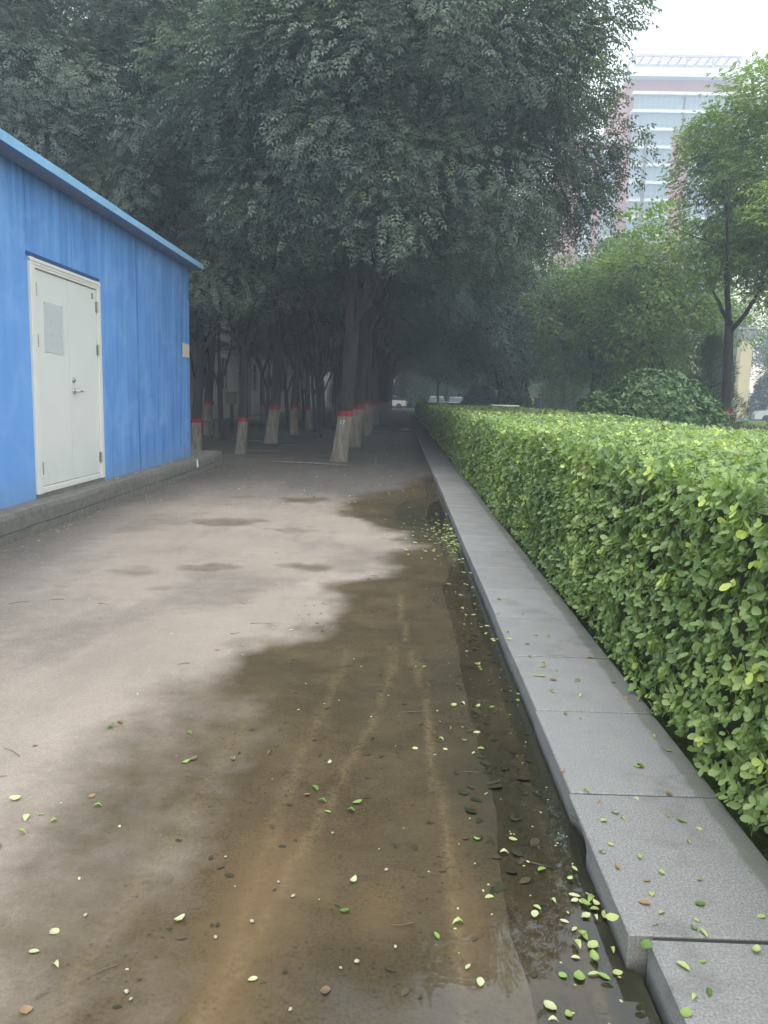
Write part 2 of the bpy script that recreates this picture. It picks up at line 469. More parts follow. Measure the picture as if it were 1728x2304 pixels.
# ---------------------------------------------------------------- ground and puddle
XB = np.array([(-0.66, 1.2), (-0.659, 1.464), (-0.722, 1.753), (-0.758, 2.047), (-0.761, 2.448), (-0.75, 2.89), (-0.747, 3.276), (-0.86, 3.72), (-0.526, 4.058), (-0.457, 4.886), (-0.436, 5.327), (-0.093, 5.812), (0.13, 6.765), (-0.04, 7.575), (-0.535, 8.219), (-0.688, 9.261), (-0.438, 10.436), (0.128, 11.683), (0.45, 13.175), (.5, 16)])
PATCH = [(-1.36, 5.72, .30, .17, .6), (-.68, 5.8, .26, .2, .75), (-1.64, 7.75, .42, .24, .7), (-1.21, 9.7, .42, .26, .8), (-1.95, 5.5, .28, .2, .45),
         (-1.5, 5.05, .22, .12, .35), (-.9, 5.0, .2, .1, .25), (-2.2, 7.6, .2, .12, .4), (-1.9, 9.8, .3, .2, .5), (-.3, 5.2, .25, .2, .5), (-.75, 3.85, .28, .16, .5), (-1.0, 7.4, .4, .15, .4), (-.5, 4.4, .2, .12, .3)]
TRK_REFLECT = [([(0.03, 5.1), (.04, 4.52), (.12, 3.52), (.15, 2.87), (.16, 2.36), (.17, 1.89), (.18, 1.64), (.18, 1.2)], .009, .75),
       ([(-.01, 4.0), (-.01, 3.7), (-.09, 2.98), (-.19, 2.42), (-.26, 2.08), (-.31, 1.74), (-.38, 1.48), (-.42, 1.2)], .011, .6),
       ([(-.24, 3.9), (-.27, 3.43), (-.32, 2.76), (-.35, 2.3), (-.35, 1.96), (-.37, 1.5), (-.38, 1.2)], .013, .42),
       ([(-.58, 3.1), (-.61, 2.52), (-.62, 2.1), (-.66, 1.83), (-.7, 1.4)], .025, .35),
       ([(.47, 7.5), (.47, 4.99), (.47, 3.68), (.472, 2.9), (.478, 2.41), (.48, 1.2)], .009, .55)]  # last line: reflected hedge edge painted into the ground colour, no track
WATER_Z = -.0035
def seg_dist(x, y, pts):
    d = np.full(x.shape, 9.0)
    for (x0, y0), (x1, y1) in zip(pts[:-1], pts[1:]):
        dx, dy = x1 - x0, y1 - y0
        t = np.clip(((x - x0) * dx + (y - y0) * dy) / (dx * dx + dy * dy), 0, 1)
        d = np.minimum(d, np.hypot(x - x0 - t * dx, y - y0 - t * dy))
    return d
def xb_of(y): return np.interp(y, XB[:, 1], XB[:, 0])
def sfield(x, y): return x - xb_of(y) + .32 * fbm(x * 2.2, y * 1.6, s=21) + .1 * fbm(x * 7, y * 4.5, s=22, o=3)
def ground_z(x, y):
    x = np.asarray(x, float); y = np.asarray(y, float)
    s = sfield(x, y)
    z = .020 - .022 * sstep(-.3, .95, s) * (1 - .5 * sstep(9, 14, y))
    z = z - .011 * sstep(.26, .52, x + .015 * fbm(x * 3, y * 2, s=15)) * sstep(11, 8, y)
    z = z + (.006 * fbm(x * 1.1, y * .8, s=11) + .003 * fbm(x * 6, y * 5, s=12, o=3)) * (1 - .8 * sstep(-.1, .5, s))
    return z
def build_ground():
    xs = np.concatenate([np.arange(-14, -3.3, .35), np.arange(-3.3, .6, .028)])
    ys = list(np.arange(-4, 1.1, .25)); y = 1.1
    while y < 118: ys.append(y); y += max(.02, .011 * y)
    ys = np.array(ys); nx, ny = len(xs), len(ys)
    X, Y = np.meshgrid(xs, ys); X = X.ravel(); Y = Y.ravel()
    Z = ground_z(X, Y)
    for pts, w, a in TRK_REFLECT[:3]: Z -= .001 * np.exp(-(seg_dist(X, Y, pts) / .05) ** 2)
    i = np.arange(ny - 1)[:, None] * nx + np.arange(nx - 1)[None]
    F = np.stack([i, i + 1, i + nx + 1, i + nx], -1).reshape(-1, 4)
    me = mesh_np("ground", np.stack([X, Y, Z], 1), [F], True, mat=M['ground'])
    nz = fbm(X * 2.2, Y * 1.6, s=21)
    s = sfield(X, Y)
    near = sstep(4.2, 2.6, Y)
    wet = sstep(-.25 - .45 * near, .25 + .15 * near, s) * (1 - sstep(13, 17, Y) * .6)
    wet = wet * (.72 + .28 * sstep(.15, .75, s))
    for px, py, rx, ry, a in PATCH:
        q = np.hypot((X - px + .18 * fbm(X * 2.6, Y * 1.3, s=61)) / rx, (Y - py + .3 * fbm(X * 1.6, Y * 1.1, s=62)) / ry) + .55 * fbm(X * 5, Y * 3, s=63)
        wet = np.maximum(wet, .62 * a * (1 - sstep(.35, 1.25, q)))
    trk_reflect = np.zeros_like(X)
    for pts, w, a in TRK_REFLECT:
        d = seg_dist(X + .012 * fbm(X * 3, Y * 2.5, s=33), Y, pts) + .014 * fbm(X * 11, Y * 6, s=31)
        trk_reflect = np.maximum(trk_reflect, a * (1 - sstep(w * .6, w * 2.0, d)))
    red = .75 * np.exp(-((X + .33) / .13) ** 2 - ((Y - 1.95) / .35) ** 2) + .6 * np.exp(-((X + .36) / .07) ** 2 - ((Y - 1.45) / .3) ** 2) + .5 * np.exp(-((X - .2) / .05) ** 2 - ((Y - 1.85) / .25) ** 2) + .4 * np.exp(-((X + .02) / .07) ** 2 - ((Y - 1.85) / .12) ** 2)
    red = np.clip(red + .25 * nz * (red > .1), 0, .85)
    g1 = sstep(-1.9, -3.25, X + .5 * fbm(X * .9, Y * .7, s=41)) * .75
    g2 = sstep(6.8, 12.0, Y + 2.2 * fbm(X * .5, Y * .35, s=42) + .25 * np.maximum(0, -X - 1.5)) * .95  # shade under the trees painted into the ground colour, over darker soil
    g3 = .45 * sstep(.15, .5, fbm(X * .8 + 3, Y * .5, s=43) + .2 * sstep(-1.0, -2.6, X))
    g4 = .5 * sstep(-1.3, -2.3, X) * sstep(6.5, 3.5, Y)
    grime_shade = np.clip(np.maximum(np.maximum(g1, g2), np.maximum(g3, g4)), 0, 1)
    ca = me.attributes.new("mask", 'FLOAT_COLOR', 'POINT')
    ca.data.foreach_set("color", np.stack([wet, trk_reflect, red, np.ones_like(X)], 1).astype(np.float32).ravel())
    mush_reflect = .9 * np.exp(-((X - .4) / .14) ** 2 - ((Y - 2.45) / .5) ** 2) + .95 * sstep(.46, .53, X) * sstep(9, 6, Y) + .5 * np.exp(-((X - .33) / .16) ** 2 - ((Y - 3.6) / .5) ** 2) + .7 * np.exp(-((X - .25) / .35) ** 2 - ((Y - 8.3) / 1.2) ** 2)  # strip at the kerb: hedge reflection painted dark; the other patches are algae
    mush_reflect = np.clip(mush_reflect + .3 * nz * (mush_reflect > .1), 0, 1)
    ma = me.attributes.new("mush_reflect", 'FLOAT', 'POINT'); ma.data.foreach_set("value", mush_reflect.astype(np.float32))
    fl = sstep(.35, .95, s) * sstep(14, 10, Y) * np.clip(.8 + .4 * fbm(X * 4, Y * 3, s=71), 0, 1)
    fl = np.maximum(fl, np.maximum(sstep(.36, .42, X), sstep(-.05, .12, X) * sstep(2.1, 1.75, Y)) * sstep(14, 10, Y))
    fa = me.attributes.new("film", 'FLOAT', 'POINT'); fa.data.foreach_set("value", fl.astype(np.float32))
    ga = me.attributes.new("grime_shade", 'FLOAT', 'POINT'); ga.data.foreach_set("value", grime_shade.astype(np.float32))
    tag(link("path", me), "bare trodden dirt path, damp along the granite kerb", kind="structure")
build_ground()

mb = MB(); mb.box(-1.35, .575, .3, 13.5, WATER_Z - .0005, WATER_Z)
me = bpy.data.meshes.new("puddle"); me.from_pydata([(-1.35, .3, WATER_Z), (.575, .3, WATER_Z), (.575, 13.5, WATER_Z), (-1.35, 13.5, WATER_Z)], [], [(0, 1, 2, 3)])
me.materials.append(M['water'])
tag(link("puddle_water", me), "thin clear puddle lying against the granite kerb", kind="structure")

def m_lawn():
    t = NT("lawn"); n = t.noise(.8, 5); n2 = t.noise(20, 4)
    c = t.mix(n, (.05, .085, .025), (.09, .13, .04)); c = t.mix(t.ramp(n2, [(.4, 0.0), (.8, .6)]), c, (.07, .065, .035))
    return t.end(t.pbr(c, .95, 0, .2, t.bump(n2, .6, .05)))
M['lawn'] = m_lawn()
M['earth'] = simple("earth", (.13, .12, .09), .95, var=.3, scale=.3)
mb = MB(); mb.add([(-900, -900, -.09), (900, -900, -.09), (900, 900, -.09), (-900, 900, -.09)], [(0, 1, 2, 3)])
tag(link("ground", mb.mesh("ground_far", M['earth'])), "flat earth reaching to the horizon", kind="structure")
mb = MB(); mb.add([(.75, -4, -.02), (90, -4, -.02), (90, 140, -.02), (.75, 140, -.02)], [(0, 1, 2, 3)])
tag(link("lawn", mb.mesh("lawn", M['lawn'])), "green garden lawn beyond the clipped hedge", kind="structure")
M['paving'] = simple("pale_paving", (.34, .33, .3), .85, var=.15, scale=1.5)
mb = MB(); mb.add([(14, 30, -.012), (60, 30, -.012), (60, 41, -.012), (14, 41, -.012)], [(0, 1, 2, 3)])
tag(link("garden_path", mb.mesh("garden_path", M['paving'])), "pale paved walk crossing the garden", kind="structure")

# ---------------------------------------------------------------- granite kerb, slab by slab
random.seed(4)
kerb = empty("granite_kerb", (0, 0, 0))
tag(kerb, "low grey granite kerb along the foot of the hedge", "kerb")
mb = MB(); mb.box(.615, 1.02, -.6, 56, -.1, .0775)
link("bed", mb.mesh("kerb_bed", M['dark']), kerb)
mb = MB(); mb.box(0, .465, 0, .655, -.17, 0, .004); slab = mb.mesh("slab", M['granite'])
def chipped():
    b = MB(); b.box(0, .465, 0, .655, -.17, 0, .004)
    b2 = MB()
    import bmesh
    me = b.mesh("slab_chipped", M['granite']); bm = bmesh.new(); bm.from_mesh(me)
    bmesh.ops.subdivide_edges(bm, edges=[e for e in bm.edges if e.calc_length() > .1], cuts=7, use_grid_fill=True)
    for v in bm.verts:
        if v.co.x < .06 and v.co.z < -.02 and .42 < v.co.y < .66:
            k = math.sin((v.co.y - .42) / .24 * math.pi) * min(1, (-v.co.z - .02) / .05)
            v.co.x += .035 * k
    bm.to_mesh(me); bm.free()
    return me
slabc = chipped()
y = 2.345 - .668 * 5
k = 0
while y < 55:
    dx = random.uniform(-.004, .004); dz = random.uniform(-.001, .001)
    if 1.0 < y - .668 * 0 < 1.2: dx = .03
    if y < 1.5: dx = .032
    elif y < 2.2: dx = -.008
    o = link("slab", slabc if 1.5 < y < 2.2 else slab, kerb, (.568 + dx, y, .084 + dz), random.uniform(-.003, .003)); o.rotation_euler.y = random.uniform(-.003, .003)
    y += .668; k += 1

# ---------------------------------------------------------------- blue site shed
shed = empty("blue_shed", (-3.41, 10, 0))
tag(shed, "blue steel panel shed with white double door on concrete plinth", "shed")
def sh(name, me, parent=None):
    """children of the shed are modelled in world coordinates"""
    o = link(name, me, parent or shed)
    if parent is None: o.location = (3.41, -10, 0)
    return o
XW = -3.41; ZB = .272; ZT = 3.26
seams = [1.2, 2.2, 3.2, 4.25, 5.27, 6.29, 7.3, 8.29, 9.31, 10.29, 11.31, 12.36, 12.77]
g = .006
for a, b in zip(seams[:-1], seams[1:]):
    if abs(a - 7.3) < .01: poly = [(a + g, 2.51), (b - g, 2.51), (b - g, ZT), (a + g, ZT)]
    elif abs(a - 8.29) < .01: poly = [(8.985, ZB), (b - g, ZB), (b - g, ZT), (a + g, ZT), (a + g, 2.51), (8.985, 2.51)]
    else: poly = [(a + g, ZB), (b - g, ZB), (b - g, ZT), (a + g, ZT)]
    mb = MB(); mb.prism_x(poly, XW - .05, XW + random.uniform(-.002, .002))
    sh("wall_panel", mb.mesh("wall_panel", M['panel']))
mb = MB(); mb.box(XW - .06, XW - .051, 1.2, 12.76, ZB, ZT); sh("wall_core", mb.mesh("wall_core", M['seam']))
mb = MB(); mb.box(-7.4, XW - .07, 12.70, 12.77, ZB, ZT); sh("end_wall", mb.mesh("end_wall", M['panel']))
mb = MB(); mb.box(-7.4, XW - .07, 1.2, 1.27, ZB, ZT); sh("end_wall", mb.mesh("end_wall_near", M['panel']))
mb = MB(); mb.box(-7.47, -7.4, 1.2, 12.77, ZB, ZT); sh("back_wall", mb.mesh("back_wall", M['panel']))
# roof: a sandwich slab with a folded flashing along its edge
mb = MB(); mb.add([(-3.21, .8, 3.262), (-3.21, 12.85, 3.262), (-7.7, 12.85, 3.0), (-7.7, .8, 3.0), (-3.21, .8, 3.304), (-3.21, 12.85, 3.304), (-7.7, 12.85, 3.07), (-7.7, .8, 3.07)],
                  [(0, 3, 2, 1), (4, 5, 6, 7), (0, 1, 5, 4), (1, 2, 6, 5), (2, 3, 7, 6), (3, 0, 4, 7)])
roof = sh("roof", mb.mesh("roof", M['flash']))
for a, b, d in ((.78, 6.87, 0), (6.875, 12.86, .002)):
    mb = MB(); mb.box(XW - .02, -3.205, a, b, 3.236 + d, 3.258); link("soffit_board", mb.mesh("soffit_board", M['soffit']), roof)
def fascia(y0, y1, lift):
    mb = MB(); n = int((y1 - y0) / .12); import random as r_
    prof = lambda wob: [(-3.207, 3.236), (-3.192, 3.232), (-3.190 + wob, 3.308 + lift), (-3.26, 3.338 + lift), (-3.26, 3.331)]
    pts = []
    for i in range(n + 1):
        yy = y0 + (y1 - y0) * i / n; w = .003 * math.sin(yy * 5.1) + r_.uniform(-.001, .001)
        pts += [(x, yy, z) for x, z in prof(w)]
    fs = []
    for i in range(n):
        for k_ in range(5): fs.append((i * 5 + k_, i * 5 + (k_ + 1) % 5, (i + 1) * 5 + (k_ + 1) % 5, (i + 1) * 5 + k_))
    fs += [(4, 3, 2, 1, 0), tuple(n * 5 + j for j in range(5))]
    mb.add(pts, fs)
    return mb.mesh("fascia", M['flash'])
link("fascia", fascia(.78, 3.1, .003), roof); link("fascia", fascia(3.102, 9.02, .003), roof); link("fascia", fascia(9.024, 12.87, -.001), roof)
# flashing strip above the door, corner trim
mb = MB(); mb.box(XW + .002, XW + .012, 7.27, 9.0, 2.495, 2.53); sh("door_flashing", mb.mesh("door_flashing", M['seam']))
mb = MB(); mb.box(XW - .07, XW + .006, 12.762, 12.776, ZB, ZT - .02); sh("corner_trim", mb.mesh("corner_trim", M['panel']))
# door
door = sh("door", None)
fr = MB()
for y0, y1 in ((7.30, 7.395), (8.885, 8.975)): fr.box(XW - .04, XW + .028, y0, y1, .315, 2.49, .004)
fr.box(XW - .04, XW + .026, 7.395, 8.885, 2.40, 2.488, .004); fr.box(XW - .04, XW + .024, 7.395, 8.885, .317, .375, .004)
fr.box(XW - .03, XW + .034, 7.30, 8.975, 2.452, 2.470, .004); fr.box(XW - .03, XW + .031, 7.31, 8.965, 2.425, 2.440, .004)
link("frame", fr.mesh("door_frame", M['door_frame']), door)
mb = MB(); mb.box(XW - .06, XW - .045, 7.3, 8.97, ZB, 2.5); link("reveal", mb.mesh("door_reveal", M['dark']), door)
mb = MB(); mb.box(XW - .045, XW + .02, 7.31, 8.97, ZB, .314); link("sill", mb.mesh("door_sill", M['conc']), door)
for y0, y1 in ((7.402, 8.127), (8.140, 8.878)):
    mb = MB(); mb.box(XW - .03, XW + .010, y0, y1, .382, 2.394, .003); link("leaf", mb.mesh("door_leaf", M['door']), door)
for yh in (7.40, 8.882):
    for zh in (2.21, 1.745, .555):
        mb = MB(); mb.tube([(XW + .024, yh, zh - .06), (XW + .024, yh, zh + .06)], .012, 8)
        for dz in (-.03, 0, .03): mb.tube([(XW + .024, yh, zh + dz - .002), (XW + .024, yh, zh + dz + .002)], .0145, 8)
        mb.box(XW + .010, XW + .014, yh - .028, yh + .028, zh - .055, zh + .055)
        link("hinge", mb.mesh("hinge", M['hinge'], False), door)
mb = MB(); mb.tube([(XW + .010, 8.205, 1.40), (XW + .022, 8.205, 1.40)], .027, 16); mb.tube([(XW + .022, 8.205, 1.40), (XW + .03, 8.205, 1.40)], .016, 12)
link("lock", mb.mesh("lock", M['steel']), door)
mb = MB(); mb.tube([(XW + .010, 8.205, 1.288), (XW + .02, 8.205, 1.288)], .028, 16)
mb.tube([(XW + .018, 8.205, 1.288), (XW + .055, 8.205, 1.288), (XW + .066, 8.218, 1.288), (XW + .068, 8.27, 1.287), (XW + .064, 8.34, 1.284)], [.011, .011, .011, .0105, .008], 10)
link("handle", mb.mesh("handle", M['steel'], True), door)
mb = MB(); mb.box(0, .004, 0, .42, 0, .47); po = link("poster", mb.mesh("poster", M['poster']), door, (XW + .0105, 7.57, 1.65))
po["label"] = "faded pale poster sheet on the left door leaf"
for yy, zz in ((.015, .455), (.405, .455), (.015, .015), (.405, .015)):
    mb = MB(); mb.tube([(.003, yy, zz), (.007, yy, zz)], .006, 8); link("screw", mb.mesh("screw", M['hinge']), po)
mb = MB(); mb.box(XW + .010, XW + .013, 8.745, 8.80, 2.285, 2.355); pl = link("nameplate", mb.mesh("nameplate", M['door_frame']), door)
mb = MB()
for r_ in range(3):
    for c_ in range(3):
        mb.box(XW + .0131, XW + .0142, 8.749 + c_ * .017, 8.749 + c_ * .017 + .013, 2.291 + r_ * .021, 2.291 + r_ * .021 + .014)
link("print", mb.mesh("nameplate_print", M['dark']), pl)
# notice near the corner
mb = MB(); n = 8
mb.box(XW + .003, XW + .009, 12.37, 12.755, 1.85, 2.06, .002)
nt = sh("notice_board", mb.mesh("notice", M['paper'])); nt["label"] = "small cream notice on the far corner of the blue wall"
# plinth with a worn edge
def plinth():
    ys = np.arange(-2, 14.31, .07); ny = len(ys)
    prof = [(-3.225, -.05), (-3.225, .10), (-3.228, .105), (-3.224, .11), (-3.225, .22), (-3.235, .262), (-3.26, .272), (-3.5, .274), (-3.9, .274)]
    V = []
    for yy in ys:
        for j, (x, z) in enumerate(prof):
            w = fbm(np.array([yy * 2.3]), np.array([z * 6.]), s=5)[0]; w2 = vnoise(np.array([yy * 9.]), np.array([z * 9.]), s=6)[0]
            e = 1.0 if j in (4, 5, 6) else .5
            V.append((x - (.012 * w + .006 * w2) * e - (.012 if j == 2 else 0), yy, z + (.010 * w * e if 0 < j < 7 else 0)))
    m = len(prof); i = np.arange(ny - 1)[:, None] * m + np.arange(m - 1)[None]
    F = np.stack([i, i + m, i + m + 1, i + 1], -1).reshape(-1, 4)
    nv = len(V); b0 = (ny - 1) * m
    V += [(-3.9, 14.24, -.05)]
    return mesh_np("plinth", V, [F, np.array([[b0 + 8, b0 + 7, b0 + 6, b0 + 5, b0 + 4, b0 + 3, b0 + 2, b0 + 1, b0, nv]])], False, mat=M['conc'])
pth = sh("plinth", plinth())
mb = MB(); mb.box(-7.9, -3.9, -2, 14.24, -.05, .273); sh("plinth_base", mb.mesh("plinth_base", M['conc']))
M['drip'] = simple("white_drip", (.75, .75, .73), .6)
mb = MB(); mb.tube([(-3.215, 12.45, .255), (-3.212, 12.45, .2), (-3.212, 12.455, .15), (-3.212, 12.455, .12)], [.006, .012, .018, .006], 8)
link("paint_drip", mb.mesh("paint_drip", M['drip'], True), pth)

# ---------------------------------------------------------------- leaves
TPL_FULL = (np.array([(0, 0, 0), (.3, 0, -.03), (.65, 0, -.035), (1, 0, .02), (.22, .2, .03), (.58, .31, .05), (.87, .19, .04), (.22, -.2, .03), (.58, -.31, .05), (.87, -.19, .04)]),
            [np.array([(0, 1, 4), (0, 7, 1)]), np.array([(1, 2, 5, 4), (2, 3, 6, 5), (1, 7, 8, 2), (2, 8, 9, 3)])])
TPL_MID = (np.array([(0, 0, 0), (.5, 0, -.05), (1, 0, .02), (.5, .31, .05), (.5, -.31, .05)]), [np.array([(0, 1, 3), (1, 2, 3), (0, 4, 1), (1, 4, 2)])])
TPL_FAR = (np.array([(0, 0, 0), (.55, .33, .02), (1, 0, 0), (.55, -.33, .02)]), [np.array([(0, 3, 2, 1)])])
def frames(d, nrm):
    d = d / np.linalg.norm(d, axis=1, keepdims=True)
    n = nrm - (nrm * d).sum(1, keepdims=True) * d
    n = n / (np.linalg.norm(n, axis=1, keepdims=True) + 1e-9)
    return d, np.cross(n, d), n
def scatter(tpl, pos, d, nrm, size, rnd):
    tv, tf = tpl; n = len(pos); k = len(tv)
    a, b, c = frames(d, nrm)
    V = pos[:, None] + size[:, None, None] * (tv[None, :, 0:1] * a[:, None] + tv[None, :, 1:2] * b[:, None] + tv[None, :, 2:3] * c[:, None])
    off = (np.arange(n) * k)[:, None, None]
    return V.reshape(-1, 3), [(f[None] + off).reshape(-1, f.shape[1]) for f in tf], np.repeat(rnd, k)
def unit(rng, n):
    v = rng.normal(size=(n, 3)); return v / np.linalg.norm(v, axis=1, keepdims=True)
def rosettes(rng, pos, axis, rn, per=5, size=.038, spread=(50, 85)):
    """leaves set round each shoot tip"""
    n = len(pos)
    axis = axis / np.linalg.norm(axis, axis=1, keepdims=True)
    ref = unit(rng, n); u = np.cross(axis, ref); u /= np.linalg.norm(u, axis=1, keepdims=True); v = np.cross(axis, u)
    P, D, N, S, C = [], [], [], [], []
    for k in range(per):
        th = k * 2.4 + rng.uniform(0, 1, n) * .7; el = np.radians(rng.uniform(*spread, n))
        rad = u * np.cos(th)[:, None] + v * np.sin(th)[:, None]
        D.append(axis * np.cos(el)[:, None] + rad * np.sin(el)[:, None] + np.array([0, 0, -.12]))
        N.append(axis * np.sin(el)[:, None] - rad * np.cos(el)[:, None] + unit(rng, n) * .25)
        P.append(pos - axis * (rng.uniform(0, .03, n))[:, None]); S.append(size * rng.uniform(.55, 1.3, n)); C.append(np.where(rn < 0, 0.0, np.clip(rn + rng.normal(0, .07, n), .04, 1)))
    return map(np.concatenate, (P, D, N, S, C))

# ---------------------------------------------------------------- clipped hedge
def hedge_back(y): return np.interp(y, [0, 7.4, 11, 16, 21.3, 60], [3.35, 3.42, 3.6, 4.1, 4.6, 4.6])
def hedge(name, y0, y1, ztop, label, near, seed):
    rng = np.random.default_rng(seed)
    root = empty(name, (1.0, y0, 0)); tag(root, label, "hedge", "clipped hedges beside the path")
    bands = [(y0, 1.2, 350, 200, TPL_MID, .045), (max(y0, 1.2), 5.2, 900, 480, TPL_FULL, .0325), (5.2, 11, 600, 320, TPL_MID, .037), (11, 22.1, 300, 180, TPL_FAR, .050)] if near else [(y0, y1, 150, 80, TPL_FAR, .07)]
    VV, FF, RR, nv = [], {}, [], 0
    cand = []
    for a, b, df, dt, tpl, sz in bands:
        b = min(b, y1)
        for side in ("face", "top", "back", "end"):
            if side == "face":
                n = int((b - a) * .97 * df); y = rng.uniform(a, b, n); z = .1 + rng.uniform(0, 1, n) ** .93 * (ztop - .1)
                und = .03 * fbm(y * 1.3, z * 2, s=seed) + .012 * vnoise(y * 9, z * 9, s=seed + 5)
                dep = rng.exponential(.03, n)
                x = 1.012 - .035 * (z - .1) + und + dep
                x = x + .012 * sstep(.2, .1, z) + .035 * sstep(ztop - .08, ztop, z)
                ax = np.stack([-np.ones(n), np.zeros(n), np.full(n, .45)], 1)
            elif side == "top":
                wmax = hedge_back(b) - 1.0
                n = int((b - a) * wmax * dt); y = rng.uniform(a, b, n); x = 1.0 + rng.uniform(0, 1, n) * (hedge_back(y) - 1.0)
                dep = rng.exponential(.02, n)
                z = ztop + .022 * fbm(x * 1.5, y * 1.2, s=seed + 1) + .02 * vnoise(x * 8, y * 8, s=seed + 2) - dep - .05 * sstep(1.06, .99, x)
                ax = np.stack([np.full(n, -.1), np.full(n, -.15), np.ones(n)], 1)
            elif side == "back":
                n = int((b - a) * .9 * dt * .4); y = rng.uniform(a, b, n); z = rng.uniform(.1, ztop, n); dep = rng.exponential(.03, n); x = hedge_back(y) - dep
                ax = np.stack([np.ones(n), np.zeros(n), np.full(n, .45)], 1)
            else:
                if b < y1 - .01: continue
                w = hedge_back(y1) - 1.0; n = int(w * .9 * dt); x = 1.0 + rng.uniform(0, w, n); z = rng.uniform(.1, ztop, n); dep = rng.exponential(.03, n); y = y1 - dep
                ax = np.stack([np.zeros(n), np.ones(n), np.full(n, .4)], 1)
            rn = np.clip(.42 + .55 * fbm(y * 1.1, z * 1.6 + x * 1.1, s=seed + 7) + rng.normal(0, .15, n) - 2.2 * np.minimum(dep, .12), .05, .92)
            yg = rng.uniform(size=n) < .022
            rn = np.where(yg, rng.uniform(.95, 1, n), rn)
            dead = rng.uniform(size=n) < .006; rn = np.where(dead, -.5, rn)
            pos = np.stack([x, y, z], 1); ax = ax + unit(rng, n) * .55
            pos = pos + ax * np.where(yg, rng.uniform(.01, .035, n), 0)[:, None]
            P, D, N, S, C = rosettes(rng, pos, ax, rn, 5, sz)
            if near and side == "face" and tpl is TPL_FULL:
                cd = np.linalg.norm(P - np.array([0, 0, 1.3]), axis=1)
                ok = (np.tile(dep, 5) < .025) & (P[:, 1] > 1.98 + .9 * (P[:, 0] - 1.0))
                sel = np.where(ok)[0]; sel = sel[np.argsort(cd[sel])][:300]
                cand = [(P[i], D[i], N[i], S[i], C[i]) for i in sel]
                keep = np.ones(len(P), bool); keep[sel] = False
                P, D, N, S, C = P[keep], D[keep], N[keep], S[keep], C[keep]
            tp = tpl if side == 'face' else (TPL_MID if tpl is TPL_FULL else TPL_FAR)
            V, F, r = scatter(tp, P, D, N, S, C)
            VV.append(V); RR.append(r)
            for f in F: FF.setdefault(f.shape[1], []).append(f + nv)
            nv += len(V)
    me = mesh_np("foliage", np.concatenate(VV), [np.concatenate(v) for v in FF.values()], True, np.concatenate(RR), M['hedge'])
    fo = link("foliage", me, root, (-1.0, -y0, 0)); fo["kind"] = "stuff"
    # woody core that keeps light from passing straight through
    mb = MB(); ym = [y0 + .12] + [y_ for y_ in (7.4, 11, 16, 21.3) if y0 < y_ < y1 - 1] + [y1 - .12]
    vs = []
    for y_ in ym: vs += [(1.15, y_, 0), (1.11, y_, ztop - .09), (float(hedge_back(y_)) - .1, y_, ztop - .09), (float(hedge_back(y_)) - .1, y_, 0)]
    fs = [(0, 1, 2, 3)]
    for i in range(len(ym) - 1):
        for k_ in range(4): fs.append((i * 4 + k_, i * 4 + (k_ + 1) % 4, i * 4 + 4 + (k_ + 1) % 4, i * 4 + 4 + k_))
    fs.append(tuple(len(vs) - 4 + i for i in range(4)))
    mb.add(vs, fs); link("branches", mb.mesh("hedge_core", M['twig_core']), root, (-1.0, -y0, 0))
    # twigs near the face
    if near:
        tw = MB(); r2 = random.Random(3)
        for i in range(420):
            yy = r2.uniform(1.3, 6); zz = r2.uniform(.1, ztop - .1); x0 = 1.14
            tw.tube([(x0, yy, zz), (1.055 - .05 * (zz - .1), yy + r2.uniform(-.05, .05), zz + r2.uniform(.02, .1))], [.003, .0015], 4, False)
        t_ = link("twigs", tw.mesh("twigs", M['twig']), root, (-1.0, -y0, 0)); t_["kind"] = "stuff"
        lv = [mesh_np("hedge_leaf", TPL_FULL[0], TPL_FULL[1], True, np.full(10, q), M['hedge']) for q in (.1, .25, .4, .55, .7, .85, .97)]
        qs = np.array([.1, .25, .4, .55, .7, .85, .97])
        for P, D, N, S, C in cand:
            a, b_, c = frames(D[None], N[None])
            m = Matrix([[a[0][i] * S, b_[0][i] * S, c[0][i] * S, 0] for i in range(3)] + [[0, 0, 0, 1]])
            o = link("leaf", lv[int(np.argmin(abs(qs - C)))], root)
            m.translation = Vector((P[0] - 1.0, P[1] - y0, P[2])); o.matrix_local = m
    return root
M['twig_core'] = simple("hedge_core", (.05, .07, .028), .95, var=.4, scale=20)
M['twig'] = simple("twig", (.1, .075, .05), .9, var=.3)
hedge("clipped_hedge", -.4, 22.0, 1.065, "long box-clipped bright green hedge behind the granite kerb", True, 1)
hedge("clipped_hedge", 22.25, 55.0, 1.03, "darker far stretch of the clipped hedge under the trees", False, 2)

# ---------------------------------------------------------------- trees
def compound_leaf(pairs=3):
    V, F = [], []
    def leaflet(bx, by, bz, ang, ln, wd):
        c, s_ = math.cos(ang), math.sin(ang); k = len(V)
        for t_, w in ((0, 0), (.5, wd), (1, 0), (.5, -wd)):
            lx, ly = t_ * ln, w
            V.append((bx + lx * c - ly * s_, by + lx * s_ + ly * c, bz - .10 * t_ * t_ * ln * 3 + (.03 if w else 0)))
        F.append((k, k + 3, k + 2, k + 1))
    for i in range(pairs):
        t_ = .2 + .62 * i / max(1, pairs - 1)
        for sg in (-1, 1): leaflet(t_, 0, -.16 * t_ * t_, sg * 1.05, .34, .085)
    leaflet(.86, 0, -.12, 0, .36, .09)
    return np.array(V), [np.array(F)]
TPL_CMP = compound_leaf(3)
TPL_CMP5 = compound_leaf(2)

